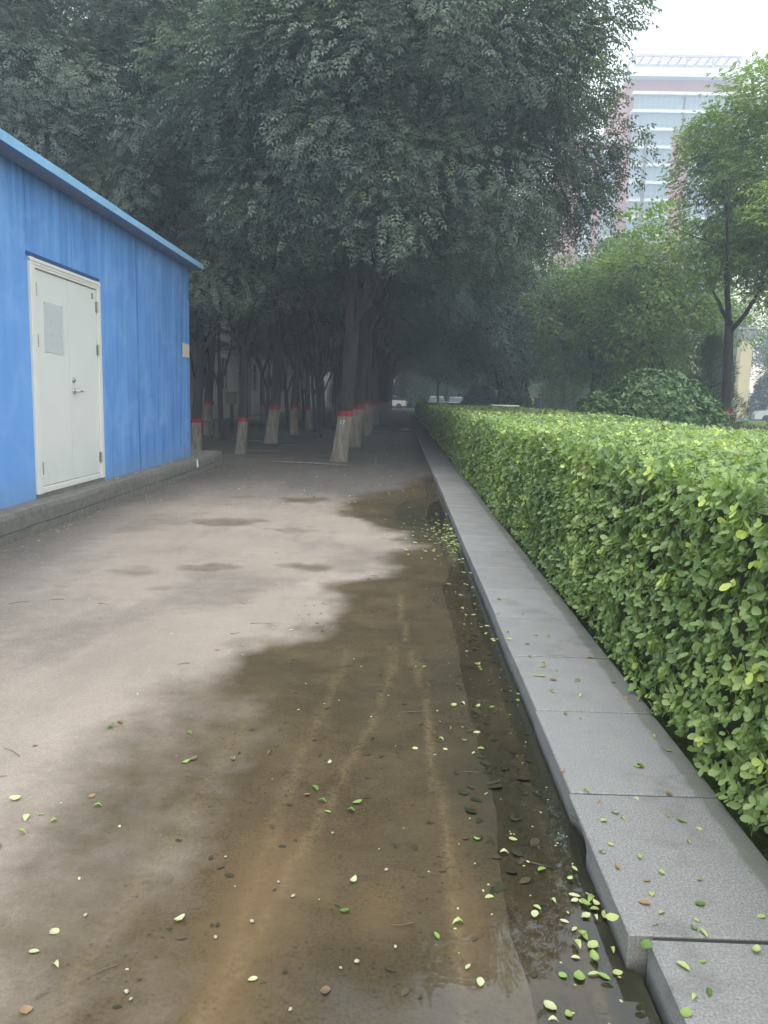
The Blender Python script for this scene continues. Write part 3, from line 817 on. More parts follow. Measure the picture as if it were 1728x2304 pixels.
class Skel:
    """trunk plus limbs, later skinned"""
    def __init__(s, seed, r0, hf, lean, top_frac=.5):
        s.r = random.Random(seed); s.seed = seed; s.r0 = r0; s.hf = hf; s.lean = lean
        s.tubes = []; s.tips = []
    def axis(s, z):
        k = s.seed * 1.7
        return (s.lean[0] * z + .05 * math.sin(z * 1.1 + k), s.lean[1] * z + .04 * math.sin(z * 1.3 + 2 * k))
    def rad(s, z): return s.r0 * (1 - .07 * z + .24 * math.exp(-max(z, 0) / .16))
    def ring(s, z, off, n=20):
        cx, cy = s.axis(z); th = np.arange(n) * 2 * math.pi / n
        r = s.rad(z)
        q = 1 + .10 * vnoise(np.cos(th) * 4.5, np.sin(th) * 4.5, np.full(n, z * 1.1), s=s.seed) + .05 * vnoise(np.cos(th) * 9, np.sin(th) * 9, np.full(n, z * 2.0), s=s.seed + 9)
        return np.stack([cx + (r * q + off) * np.cos(th), cy + (r * q + off) * np.sin(th), np.full(n, z)], 1)
    def column(s, z0, z1, off, n=20, step=.12):
        zs = np.linspace(z0, z1, max(2, int((z1 - z0) / step) + 1))
        V = np.concatenate([s.ring(z, off, n) for z in zs])
        i = np.arange(len(zs) - 1)[:, None] * n; j = np.arange(n)[None]; j2 = (j + 1) % n
        F = np.stack([i + j, i + j2, i + n + j2, i + n + j], -1).reshape(-1, 4)
        return V, F
    def grow(s, p, d, L, r, level, env, n=7):
        rr = s.r; pts = [p]; rad = [r]; k = max(4, int(L / .45))
        for i in range(k):
            d = (d + Vector((rr.uniform(-1, 1), rr.uniform(-1, 1), rr.uniform(-.5, 1) + (.25 if level == 0 else .0))) * (.13 if level < 2 else .2)).normalized()
            p = p + d * (L / k); pts.append(p.copy()); rad.append(r * (1 - .78 * (i + 1) / k))
            if level < 2 and i >= (1 if level else 2) and rr.random() < (.8 if level == 0 else .55):
                out = Vector((rr.uniform(-1, 1), rr.uniform(-1, 1), rr.uniform(-.2, .6))).normalized()
                c = Vector(env[0]); o2 = (p - c); o2.z *= .3
                nd = (d * .5 + out * .8 + (o2.normalized() * .45 if o2.length > .2 else Vector())).normalized()
                s.grow(p.copy(), nd, L * rr.uniform(.38, .6), rad[-1] * .6, level + 1, env, 5)
        s.tubes.append((pts, rad, n if level < 2 else 4)); s.tips.append(p.copy())
        if level: s.tips.append(pts[len(pts) * 2 // 3].copy())
    def trunk_mesh(s, name, mat):
        V, F = s.column(-.06, s.hf, 0)
        mb = MB()
        for pts, rad, n in s.tubes: mb.tube(pts, rad, n, True)
        n0 = len(V); V = np.concatenate([V, np.array([tuple(v) for v in mb.v])]) if mb.v else V
        by = {4: [F]}
        for f in mb.f: by.setdefault(len(f), []).append(np.array([[i + n0 for i in f]]))
        return mesh_np(name, V, [np.concatenate(x) for x in by.values()], True, mat=mat)

def crown_mesh(name, rng, tips, env, nfill, per, rc, tpl, size, mat, droop=.35, shell=.55, low=-1.0):
    c, rad = np.array(env[0]), np.array(env[1])
    T = np.array([tuple(t) for t in tips]) if len(tips) else np.zeros((0, 3))
    if len(T):
        q = np.linalg.norm((T - c) / rad, axis=1); T = T[(q < 1.05)]; T = T[rng.permutation(len(T))[:95]]
    u = unit(rng, nfill); rr = (shell + (1 - shell) * rng.uniform(0, 1, nfill) ** .6)
    lump = 1 + .16 * vnoise(u[:, 0] * 2.2 + 5, u[:, 1] * 2.2, u[:, 2] * 2.2, s=77)
    E = c + u * rad * (rr * lump)[:, None]
    CC = np.concatenate([T, E]); n = len(CC)
    CC = CC[CC[:, 2] > c[2] + rad[2] * low]
    n = len(CC)
    R_ = rc * rng.uniform(.7, 1.3, n); cnt = np.maximum(8, (per * (R_ / rc) ** 2 * rng.uniform(.7, 1.3, n)).astype(int))
    idx = np.repeat(np.arange(n), cnt); m = len(idx)
    v = unit(rng, m); v[:, 2] *= .75
    pr = rng.uniform(.25, 1, m) ** .5
    pos = CC[idx] + v * (R_[idx] * pr)[:, None]
    out = (pos - c) / rad; out /= np.linalg.norm(out, axis=1, keepdims=True) + 1e-6
    D = v * .9 + out * .5 + unit(rng, m) * .5 + np.array([0, 0, -droop])
    N = np.array([0, 0, 1.0]) + out * .55 + unit(rng, m) * .45
    cb = rng.uniform(.1, .85, n)
    rn = np.clip(cb[idx] + rng.normal(0, .15, m), 0, 1)
    V, F, r = scatter(tpl, pos, D, N, size * rng.uniform(.75, 1.25, m), rn)
    return mesh_np(name, V, F, False, r, mat)

def tree_kind(seed, r0, hf, lean, nl, Ls, env, nfill, per, rc, tpl, size, mat, paint=1.0, tilt=(18, 42), **kw):
    s = Skel(seed, r0, hf, lean); rng = np.random.default_rng(seed)
    cx, cy = s.axis(hf)
    a0 = s.r.uniform(0, 6.28)
    for i in range(nl):
        a = a0 + i * 2 * math.pi / nl + s.r.uniform(-.4, .4); t_ = R(s.r.uniform(*tilt)) if i else R(8)
        d = Vector((math.cos(a) * math.sin(t_) + lean[0] * 1.5, math.sin(a) * math.sin(t_) + lean[1] * 1.5, math.cos(t_))).normalized()
        st = hf - s.r.uniform(0.02, .5)
        px, py = s.axis(st)
        s.grow(Vector((px, py, st - .05)), d, s.r.uniform(*Ls), s.rad(hf) * (.8 if i == 0 else .62), 0, env)
    k = dict(trunk=s.trunk_mesh("trunk", M['bark']),
             crown=crown_mesh("crown", rng, s.tips, env, nfill, per, rc, tpl, size, mat, **kw))
    if paint:
        V, F = s.column(-.05, paint - .085, .006); k['whitewash'] = mesh_np("whitewash", V, [F], True, mat=M['wash'])
        V, F = s.column(paint - .085, paint + .012, .009, 28, .03)
        top = np.arange(28) + len(V) - 28
        V[top, 2] += .018 * vnoise(np.arange(28) * .9, np.zeros(28), s=seed)
        bot = np.arange(28); V[bot, 2] += .014 * vnoise(np.arange(28) * .9, np.zeros(28) + 5, s=seed)
        k['red_band'] = mesh_np("red_band", V, [F], True, mat=M['redp'])
    return k
def plant_tree(name, kind, x, y, rz, s, label, cat="tree", group=None, sz=None, crown_mat=None, z=0.0):
    o = empty(name, (x, y, z), rz); tag(o, label, cat, group)
    for nm in ("trunk", "whitewash", "red_band", "crown"):
        if nm in kind:
            c = link(nm, kind[nm], o, mat=crown_mat if nm == "crown" and crown_mat else None)
    o.scale = (s, s, sz or s)
    return o

GK = [tree_kind(11, .155, 3.0, (.07, -.02), 4, (4.6, 6.2), ((1.2, -.3, 6.5), (3.8, 3.7, 3.3)), 112, 190, .78, TPL_CMP, .215, M['grove'], 1.0, shell=.68, low=-.72),
      tree_kind(12, .14, 3.3, (.02, .03), 4, (5.5, 7.5), ((.4, .2, 8.3), (4.0, 4.0, 4.4)), 90, 185, .78, TPL_CMP, .215, M['grove'], 1.05, shell=.68),
      tree_kind(13, .125, 2.7, (-.03, -.03), 3, (5.0, 7.0), ((0, -.4, 7.6), (3.6, 3.6, 4.1)), 80, 185, .76, TPL_CMP, .215, M['grove'], .93, shell=.68)]
THIN = tree_kind(14, .075, 1.9, (.02, .01), 3, (3.2, 4.6), ((0, 0, 6.4), (1.9, 1.9, 2.2)), 40, 90, .6, TPL_CMP5, .24, M['grove'], 0, tilt=(14, 28))
rg = random.Random(8)
row1 = [15.7, 20.3, 26.4, 31, 35.6, 40.3, 45, 49.7, 54.4, 59.1, 63.8, 68.5, 73.2, 78, 83]
row2 = [17.0, 21.0, 25.9, 30.4, 35.2, 40, 45, 50.2, 55, 60, 66, 72, 78, 85]
row3 = [24.6, 35.5, 47, 60, 74, 89]
GRP = "whitewashed trees of the shady grove"
for i, y in enumerate(row1):
    plant_tree("grove_tree", GK[0] if i in (0, 1) or i % 2 else GK[1], -1.2 + (rg.uniform(-.1, .1) if i > 1 else 0), y, (0.0, .45)[i] if i < 2 else rg.uniform(-.3, .3), rg.uniform(.93, 1.06) if i else 1.0,
               "dark leafy tree with red-banded trunk, %s from the camera in the row nearest the hedge" % ORD[i], group=GRP, sz={0: 1.0, 1: 1.08}.get(i, rg.uniform(1.0, 1.12)))
for i, y in enumerate(row2):
    plant_tree("grove_tree", GK[(i + 2) % 3], -3.45 + rg.uniform(-.1, .1) * (i > 1), y, rg.uniform(0, 6.28), rg.uniform(.88, 1.02) if i else .85,
               "painted-trunk tree, %s from the camera in the middle row of the grove" % ORD[i], group=GRP)
for i, y in enumerate(row3):
    plant_tree("grove_tree", GK[(i + 1) % 3], -5.95 + rg.uniform(-.2, .2), y, rg.uniform(0, 6.28), rg.uniform(.9, 1.0),
               "dark leafy tree, %s from the camera in the row beside the grey building" % ORD[i], group=GRP)
plant_tree("grove_tree", GK[2], -4.24, 16.4, 2.2, .82, "dark leafy tree with red-banded trunk right behind the blue shed's far corner", group=GRP)
for (x, y, rz, s, lb) in ((-7.4, 15.6, .7, .80, "dark leafy tree rising behind the middle of the shed roof"), (-8.3, 20.5, 3.6, .95, "tall dark tree behind the shed, in front of the grey building's end"),
                          (-10.4, 16.2, 5.2, .88, "dark leafy tree filling the upper left corner behind the shed"), (-12.5, 21.5, 1.6, .98, "tall dark tree far left beyond the shed roof")):
    plant_tree("grove_tree", GK[rg.choice((1, 2))], x, y, rz, s, lb, group=GRP)
for i, (x, y) in enumerate([(-3.1, 28.2), (-3.2, 33.0), (-2.9, 38.0), (-4.6, 27.2), (-4.7, 38), (-2.5, 24.0), (-4.9, 21.6), (-2.4, 30.5), (-7.2, 28), (-4.7, 32.6), (-2.3, 35)]):
    plant_tree("slender_tree", THIN, x, y, rg.uniform(0, 6), rg.uniform(.9, 1.1), "slender unpainted forked tree between the grove rows, %s from the camera" % ORD[i], group="slender forked trees in the grove")

# the number chalked on the nearest trunk
tc = bpy.data.curves.new("chalk", 'FONT'); tc.body = "17"; tc.size = .11; tc.extrude = .004; tc.align_x = 'CENTER'
to = bpy.data.objects.new("chalk", tc); COL.objects.link(to)
bpy.context.view_layer.update()
cm = bpy.data.meshes.new_from_object(to.evaluated_get(bpy.context.evaluated_depsgraph_get()))
bpy.data.objects.remove(to)
cm.materials.clear(); cm.materials.append(M['chalk'])
first = [o for o in bpy.data.objects if o.name == "grove_tree"][0]
ch = link("chalk_number", cm, first); ch.rotation_euler = (R(90), 0, 0); ch.location = (.06, -.205, .76)

# tree pits
def pit(x, y, sx, sy, label, tilt=0.0):
    o = empty("tree_pit_edging", (x, y, 0), tilt); tag(o, label, "edging", "tree pit edgings")
    def piece(x0, x1, y0, y1, dz, rz=0):
        mb = MB(); mb.box(-(x1 - x0) / 2, (x1 - x0) / 2, -(y1 - y0) / 2, (y1 - y0) / 2, -.06, .04 + dz, .008)
        link("edging_stone", mb.mesh("edging_stone", M['edging']), o, ((x0 + x1) / 2, (y0 + y1) / 2, 0), rz)
    piece(-sx, sx, -sy - .06, -sy + .04, rg.uniform(-.03, .01), rg.uniform(-.02, .02)); piece(-sx, sx, sy - .04, sy + .06, rg.uniform(-.03, .02))
    piece(-sx - .05, -sx + .05, -sy + .045, sy - .045, rg.uniform(-.02, .02)); piece(sx - .05, sx + .05, -sy + .045, sy - .045, rg.uniform(-.01, .03))
for i, y in enumerate(row1[:9]): pit(-1.15 + (.15 if i else .05), y + .1, .62, .62, "low stone edging round the %s trunk of the row nearest the hedge" % ORD[i], rg.uniform(-.03, .03))
for i, y in enumerate(row2[:6]): pit(-3.45, y + (.1 if i else .3), .68, .62, "low stone edging round the %s trunk of the middle row" % ORD[i], rg.uniform(-.03, .03))
pit(-5.95, 24.7, .7, .7, "low stone edging round the first trunk beside the grey building")

# ---------------------------------------------------------------- garden on the right: bushes, pine, trees
def dome_bush(name, x, y, rx, ry, h, n, size, label, seed, group=None, zc=.42):
    rng = np.random.default_rng(seed); root = empty(name, (x, y, 0)); tag(root, label, "bush", group)
    u = unit(rng, n); u[:, 2] = np.abs(u[:, 2]) * 1.0 - .42 * (rng.uniform(size=n) < .35) * rng.uniform(0, 1, n)
    u /= np.linalg.norm(u, axis=1, keepdims=True)
    k = 1 + .07 * vnoise(u[:, 0] * 3, u[:, 1] * 3, u[:, 2] * 3, s=seed) + .04 * vnoise(u[:, 0] * 8, u[:, 1] * 8, u[:, 2] * 8, s=seed + 1)
    dep = rng.exponential(.04, n)
    z0 = h * zc
    pos = np.stack([u[:, 0] * (rx * k - dep), u[:, 1] * (ry * k - dep), z0 + u[:, 2] * ((h - z0) * k - dep)], 1)
    pos = pos[pos[:, 2] > .05]; n = len(pos); uu = u[:n]
    uu = (pos - np.array([0, 0, z0])) / np.array([rx, ry, h - z0])
    P, D, N, S, C = rosettes(rng, pos, uu + unit(rng, n) * .5 + np.array([0, 0, .35]), np.clip(rng.normal(.45, .2, n), 0, 1), 5, size)
    V, F, r = scatter(TPL_MID, P, D, N, S, C)
    link("foliage", mesh_np("foliage", V, F, False, r, M['bush']), root)["kind"] = "stuff"
    b = MB(); nn = 14
    for i in range(7): pass
    pts = []; 
    for i in range(8):
        ph = -.4 + (math.pi / 2 + .4) * i / 7
        pts.append([(math.cos(ph) * (rx - .12) * math.cos(t_), math.cos(ph) * (ry - .12) * math.sin(t_), max(.0, z0 + math.sin(ph) * (h - z0 - .12))) for t_ in (2 * math.pi * j / nn for j in range(nn))])
    b.add([p for r_ in pts for p in r_], [(i * nn + j, i * nn + (j + 1) % nn, (i + 1) * nn + (j + 1) % nn, (i + 1) * nn + j) for i in range(7) for j in range(nn)])
    link("branches", b.mesh("bush_core", M['twig_core']), root)
    return root
dome_bush("round_bush", 5.4, 17, 1.18, 1.2, 2.02, 3600, .085, "large dark green dome-clipped bush behind the hedge", 21)
dome_bush("round_bush", 4.25, 17.1, .62, .7, 1.55, 1100, .08, "small dark bush lobe against the left side of the big dome bush", 22)
dome_bush("round_bush", 6.5, 17.2, .5, .6, 1.5, 900, .08, "small bush lobe against the right side of the big dome bush", 25)
dome_bush("round_bush", 3.55, 36, .82, .8, 1.92, 900, .11, "dark round bush left of the thin garden trunk, far down the hedge", 23)
dome_bush("round_bush", 5.15, 36.5, .82, .8, 1.95, 900, .11, "paler round bush right of the thin garden trunk, far down the hedge", 24)

TPL_NEEDLE = (np.array([(0, -.03, 0), (1, 0, .02), (0, .03, 0)] + [(0, 0, -.03), (.95, .1, .1), (0, 0, .03)] + [(0, -.02, 0), (.95, -.12, .05), (0, .03, .01)]), [np.array([(0, 1, 2), (3, 4, 5), (6, 7, 8)])])
def conifer(name, x, y, r, h, n, label, seed, mat='pine', size=.16):
    rng = np.random.default_rng(seed); root = empty(name, (x, y, 0)); tag(root, label, "conifer")
    b = MB(); b.tube([(0, 0, -.05), (.02, 0, h * .5), (0, .02, h * .95)], [.06, .04, .01], 8)
    rr = random.Random(seed)
    for i in range(26):
        z = rr.uniform(.1, .85) * h; a = rr.uniform(0, 6.28); L = r * (1 - z / h) ** .7 * rr.uniform(.7, 1)
        b.tube([(0, 0, z), (math.cos(a) * L * .6, math.sin(a) * L * .6, z + L * .25), (math.cos(a) * L, math.sin(a) * L, z + L * .55)], [.02, .012, .005], 5)
    link("trunk", b.mesh("conifer_trunk", M['bark'], True), root)
    z = rng.uniform(0, 1, n) ** 1.25 * h; a = rng.uniform(0, 6.28, n)
    prof = r * np.clip(1 - z / h, .03, 1) ** .55 * (1 + .55 * vnoise(np.cos(a) * 2.4, np.sin(a) * 2.4, z * 1.8, s=seed))
    q = rng.uniform(0, 1, n) ** .45
    pos = np.stack([np.cos(a) * prof * q, np.sin(a) * prof * q, z + .1], 1)
    D = np.stack([np.cos(a) * .6, np.sin(a) * .6, np.full(n, .75)], 1) + unit(rng, n) * .7
    V, F, rn = scatter(TPL_NEEDLE, pos, D, unit(rng, n), size * rng.uniform(.7, 1.3, n), rng.uniform(0, 1, n))
    link("needles", mesh_np("needles", V, F, False, rn, M[mat]), root)["kind"] = "stuff"
conifer("young_pine", 8.35, 21.8, 1.05, 3.0, 9000, "loose dark young pine behind the red-banded garden trunk", 31)
conifer("young_pine", 9.6, 26.5, 1.0, 2.1, 5000, "second loose pine farther right behind the garden trunk", 32)
conifer("juniper_shrub", 8.5, 42, 1.6, 3.6, 5000, "feathery grey-green shrub between the small bushes and the dome bush", 33, 'green', .3)
conifer("juniper_shrub", 11.2, 43, 1.5, 2.9, 4500, "feathery grey-green shrub just left of the dome bush", 34, 'green', .3)

R1K = tree_kind(41, .115, 3.15, (-.004, 0), 4, (2.4, 3.4), ((1.4, .3, 6.1), (2.25, 2.4, 2.6)), 120, 150, .62, TPL_CMP5, .225, M['bright'], 1.22, tilt=(35, 62), low=-1.1)
GT = [tree_kind(42, .12, 2.6, (.02, 0), 3, (3.0, 4.4), ((0, 0, 5.6), (2.9, 2.9, 3.0)), 90, 130, .75, TPL_FAR, .16, M['green'], 0, tilt=(15, 35)),
      tree_kind(43, .14, 2.4, (-.02, .02), 4, (4.0, 5.5), ((0, 0, 6.2), (3.4, 3.4, 4.2)), 110, 130, .9, TPL_FAR, .19, M['green'], 0, tilt=(15, 40))]
plant_tree("garden_tree", R1K, 7.24, 18, 0, 1, "bright green tree with red-banded trunk at the right edge behind the hedge", group=None)
gt = [(7.7, 24.6, 0, .82, 'bright', "bright bushy tree with forked trunk above the dome bush"), (6.5, 27.3, 0, .74, 'green', "thin-trunked tree rising just left of the dome bush's top"),
      (4.35, 35.2, 1, .8, 'grove', "dark tree with thin trunk between the two small round bushes"), (8.6, 33, 1, .7, 'green', "leafy tree standing behind the dome bush"),
      (5.9, 43, 1, .85, 'bright', "pale green tree farther behind the dome bush"), (11.0, 42, 1, .9, 'green', "broad tree left of the farther cream pillar"),
      (7.3, 47, 0, 1.1, 'green', "mid green tree beyond the two small round bushes"), (21.5, 73, 1, 1.1, 'green', "broad tree behind the farther cream pillar"),
      (27.5, 50, 1, 1.05, 'green', "broad tree right of the nearer cream pillar"), (12.5, 58, 1, 1.0, 'bright', "pale tree in the middle distance of the garden"),
      (5.2, 58, 1, .85, 'grove', "dark tree over the far end of the hedge"), (20.5, 66, 1, 1.1, 'green', "far broad tree behind the pillars"), (31, 62, 1, 1.0, 'green', "far tree at the right edge behind the pillars"),
      (9, 70, 1, 1.05, 'green', "far mid green tree over the parked cars"), (3.4, 74, 0, 1.1, 'grove', "far dark tree left of the parked cars"), (15, 80, 1, 1.15, 'green', "far broad tree low in front of the tower"),
      (24, 84, 1, 1.2, 'green', "distant tree in front of the tower's base"), (5.5, 96, 1, 1.1, 'green', "distant tree straight beyond the parked cars"), (-1, 103, 1, 1.05, 'grove', "distant dark tree closing the end of the path"),
      (11.5, 100, 1, 1.2, 'green', "distant tree right of the path's end"), (34, 95, 1, 1.3, 'green', "distant tree under the right side of the tower"), (19, 108, 1, 1.3, 'green', "distant tree under the left side of the tower"),
      (-6, 108, 1, 1.1, 'grove', "distant dark tree at the end of the grove"), (3, 116, 1, 1.2, 'green', "farthest tree beyond the end of the path"),
      (38, 74, 1, 1.2, 'green', "far tree low at the right edge beyond the white car"), (31, 80, 1, 1.2, 'green', "far tree behind the white car at the right edge"), (44, 90, 1, 1.3, 'green', "outermost distant tree at the right edge"), (27, 104, 1, 1.3, 'green', "distant tree right under the middle of the tower")]
for x, y, k, s, m, lb in gt:
    plant_tree("garden_tree", GT[k], x, y, rg.uniform(0, 6.28), s, lb, group="trees in the garden beyond the hedge", crown_mat=M[m])

def shrub_kind(seed, r, h, n, size):
    rng = np.random.default_rng(seed); z = rng.uniform(0, 1, n) * h; a = rng.uniform(0, 6.28, n)
    prof = r * np.sqrt(np.clip(1 - (z / h - .35) ** 2 / .43, .02, 1)) * (1 + .25 * vnoise(np.cos(a) * 2.5, np.sin(a) * 2.5, z * 1.2, s=seed)); q = rng.uniform(0, 1, n) ** .35
    P = np.stack([np.cos(a) * prof * q, np.sin(a) * prof * q, z], 1)
    V, F, rn = scatter(TPL_FAR, P, np.stack([np.cos(a), np.sin(a), np.zeros(n)], 1) + unit(rng, n), np.array([0, 0, 1.]) + unit(rng, n) * .6, size * rng.uniform(.7, 1.3, n), rng.uniform(0, 1, n))
    b = MB()
    for i in range(5): b.tube([(.1 * math.cos(i), .1 * math.sin(i), -.05), (r * .3 * math.cos(i * 1.3), r * .3 * math.sin(i * 1.3), h * .6)], [.06, .02], 6)
    return mesh_np("shrub_leaves", V, F, False, rn, M['green']), b.mesh("shrub_stems", M['bark'])
SK = shrub_kind(61, 2.4, 4.4, 7000, .3)
for i, (x, y, s_) in enumerate([(-6.5, 101, 1.1), (-3.2, 104, 1.0), (1.2, 105, 1.05), (4.5, 104, .95), (8, 106, 1.1), (12, 104, 1.0), (16, 98, 1.1), (20, 95, 1.0), (24.5, 92, 1.1), (29, 88, 1.1), (33, 84, 1.1), (37.5, 80, 1.1), (42, 78, 1.2), (-9.5, 118, 1.2), (27, 46.5, .8)]):
    o = empty("tall_shrub", (x, y, 0), i * 1.3); o.scale = (s_,) * 3
    tag(o, ("dense green shrub closing the far end, %s from the left" % ORD[i]) if i < 13 else ("dense shrub at the far corner of the grey building", "dense shrub at the right edge below the pillars")[i - 13], "shrub", "dense far shrubs")
    link("foliage", SK[0], o)["kind"] = "stuff"; link("stems", SK[1], o)

def low_hedge(name, x0, x1, y0, y1, h, mat, label, seed, n, size):
    rng = np.random.default_rng(seed); root = empty(name, (x0, y0, 0)); tag(root, label, "hedge")
    x = rng.uniform(x0, x1, n); y = rng.uniform(y0, y1, n); z = rng.uniform(0, h, n)
    f = rng.integers(0, 3, n); y = np.where(f == 0, y0, y); z = np.where(f == 1, h, z); x = np.where(f == 2, x0, x)
    pos = np.stack([x, y, z], 1) + rng.normal(0, .025, (n, 3)) - np.array([x0, y0, 0])
    ax = np.stack([-1.0 * (f == 2), -1.0 * (f == 0), (f == 1) * 1. + .4], 1) + unit(rng, n) * .5
    P, D, N, S, C = rosettes(rng, pos, ax, rng.uniform(0, 1, n), 4, size)
    V, F, r = scatter(TPL_FAR, P, D, N, S, C)
    link("foliage", mesh_np("foliage", V, F, False, r, M[mat]), root)["kind"] = "stuff"
    b = MB(); b.box(.05, x1 - x0 - .05, .05, y1 - y0 - .05, 0, h - .05); link("branches", b.mesh("low_hedge_core", M['twig_core']), root)
low_hedge("low_hedge", 10.0, 17.5, 23.5, 25, .62, 'purple', "low reddish-brown clipped hedge at the right edge", 51, 3600, .07)
low_hedge("low_hedge", 11.5, 22, 27, 29, .72, 'bright', "low bright green hedge behind the reddish one", 52, 3600, .09)

# cream pillars
M['cream'] = simple("cream_render", (.62, .54, .34), .8, var=.08, scale=2)
def m_carve():
    t = NT("carved_stone"); v = t.n("TexVoronoi"); v.inputs["Scale"].default_value = 9; t.l(t.obj(), v.inputs["Vector"])
    c = t.ramp(v.outputs["Distance"], [(.2, (.42, .42, .4)), (.5, (.22, .23, .23))])
    return t.end(t.pbr(c, .85, 0, .3, t.bump(v.outputs["Distance"], .8, .04)))
M['carve'] = m_carve()
for x, y, h, lb in ((22.35, 53, 6.2, "nearer cream garden pillar with carved grey capital"), (22.45, 62, 6.25, "farther cream garden pillar with carved grey capital"),
                    (14.0, 134, 6.2, "distant cream pillar above the left small bush"), (15.6, 134, 6.2, "distant cream pillar just right of another over the small bushes")):
    o = empty("garden_pillar", (x, y, 0)); tag(o, lb, "pillar", "cream pillars in the garden")
    b = MB(); b.box(-.36, .36, -.36, .36, .5, h - .72, .02); link("shaft", b.mesh("pillar_shaft", M['cream']), o)
    b = MB(); b.box(-.40, .40, -.40, .40, h - .72, h, .02)
    for k in range(4):
        xx = -.30 + k * .2; b.box(xx - .07, xx + .07, -.425, -.40, h - .58, h - .16)
    link("capital", b.mesh("pillar_capital", M['carve']), o)
    b = MB(); b.box(-.47, .47, -.47, .47, h, h + .09, .02); link("cap_slab", b.mesh("pillar_cap", M['carve']), o)
    b = MB(); b.box(-.46, .46, -.46, .46, -.05, .5, .03); link("base", b.mesh("pillar_base", M['carve']), o)

# white stone table, litter bin, small signs
M['white'] = simple("white_stone", (.72, .72, .7), .6)
o = empty("stone_table", (4.2, 32.5, 0)); tag(o, "white stone table top showing just over the hedge", "table")
b = MB(); b.box(-.56, .56, -.45, .45, 1.02, 1.11, .02); link("table_top", b.mesh("table_top", M['white']), o)
b = MB(); b.tube([(0, 0, -.03), (0, 0, .1), (0, 0, .2), (0, 0, .95), (0, 0, 1.02)], [.3, .3, .16, .16, .28], 16); link("pedestal", b.mesh("pedestal", M['white'], True), o)
M['blue'] = simple("bin_blue", (.02, .05, .3), .4); M['yellow'] = simple("bin_yellow", (.6, .5, .12), .5)
o = empty("litter_bin", (10.0, 60, 0)); tag(o, "blue and yellow twin litter bin far behind the hedge", "bin")
b = MB(); b.box(-.02, .42, -.2, .2, .35, 1.5, .02); link("bin_box", b.mesh("bin_blue", M['blue']), o)
b = MB(); b.box(-.48, -.04, -.2, .2, .35, 1.5, .02); link("bin_box", b.mesh("bin_yellow", M['yellow']), o)
b = MB(); b.box(-.54, .48, -.26, .26, 1.62, 1.69, .01)
for xx in (-.51, .45): b.box(xx - .025, xx + .025, -.03, .03, -.05, 1.62)
link("canopy", b.mesh("bin_canopy", M['yellow']), o)
o = empty("garden_sign", (18.0, 38.5, 0)); tag(o, "tiny white garden sign on a thin post at the right edge", "sign")
b = MB(); b.tube([(0, 0, -.05), (0, 0, 1.35)], .03, 8); link("post", b.mesh("sign_post", M['pipe']), o)
b = MB(); b.box(-.05, .3, -.05, -.032, 1.05, 1.35, .004); link("board", b.mesh("sign_board", M['white']), o)
o = empty("grove_sign", (-5.0, 23.4, 0)); tag(o, "dim sign board on a dark post among the grove trunks", "sign")
b = MB(); b.box(-.05, .05, -.04, .04, -.05, 1.08, .005); link("post", b.mesh("grove_post", M['bark']), o)
b = MB(); b.box(-.17, .17, -.065, -.042, 1.0, 1.36, .01); link("board", b.mesh("grove_board", M['edging']), o)
o = empty("stone_bench", (-5.9, 23.2, 0), .1); tag(o, "low slab bench in the shade behind the shed's far corner", "bench")
b = MB(); b.box(-.75, .75, -.2, .2, .42, .49, .01); link("seat", b.mesh("bench_seat", M['edging']), o)
for xx in (-.5, .5): b = MB(); b.box(xx - .06, xx + .06, -.16, .16, -.05, .42, .01); link("leg", b.mesh("bench_leg", M['edging']), o)
o = empty("manhole_slab", (.2, 31, 0)); tag(o, "low concrete access slab on the path beside the kerb", "slab")
b = MB(); b.box(-.36, .34, -.9, 1.6, -.06, .10, .012); link("cover", b.mesh("cover", M['edging']), o)
b = MB(); b.box(-.12, .12, -.5, -.46, .10, .125, .004); link("lifting_bar", b.mesh("lifting_bar", M['hinge']), o)
o = empty("broken_stick", (-1.75, 14.85, .03)); tag(o, "pale stick lying in front of the nearest tree pit", "stick")
b = MB(); b.tube([(-.75, .15, .0), (-.3, .06, .012), (.2, -.04, .008), (.85, -.22, .0)], [.012, .016, .015, .009], 7); link("wood", b.mesh("stick", M['wash'], True), o)

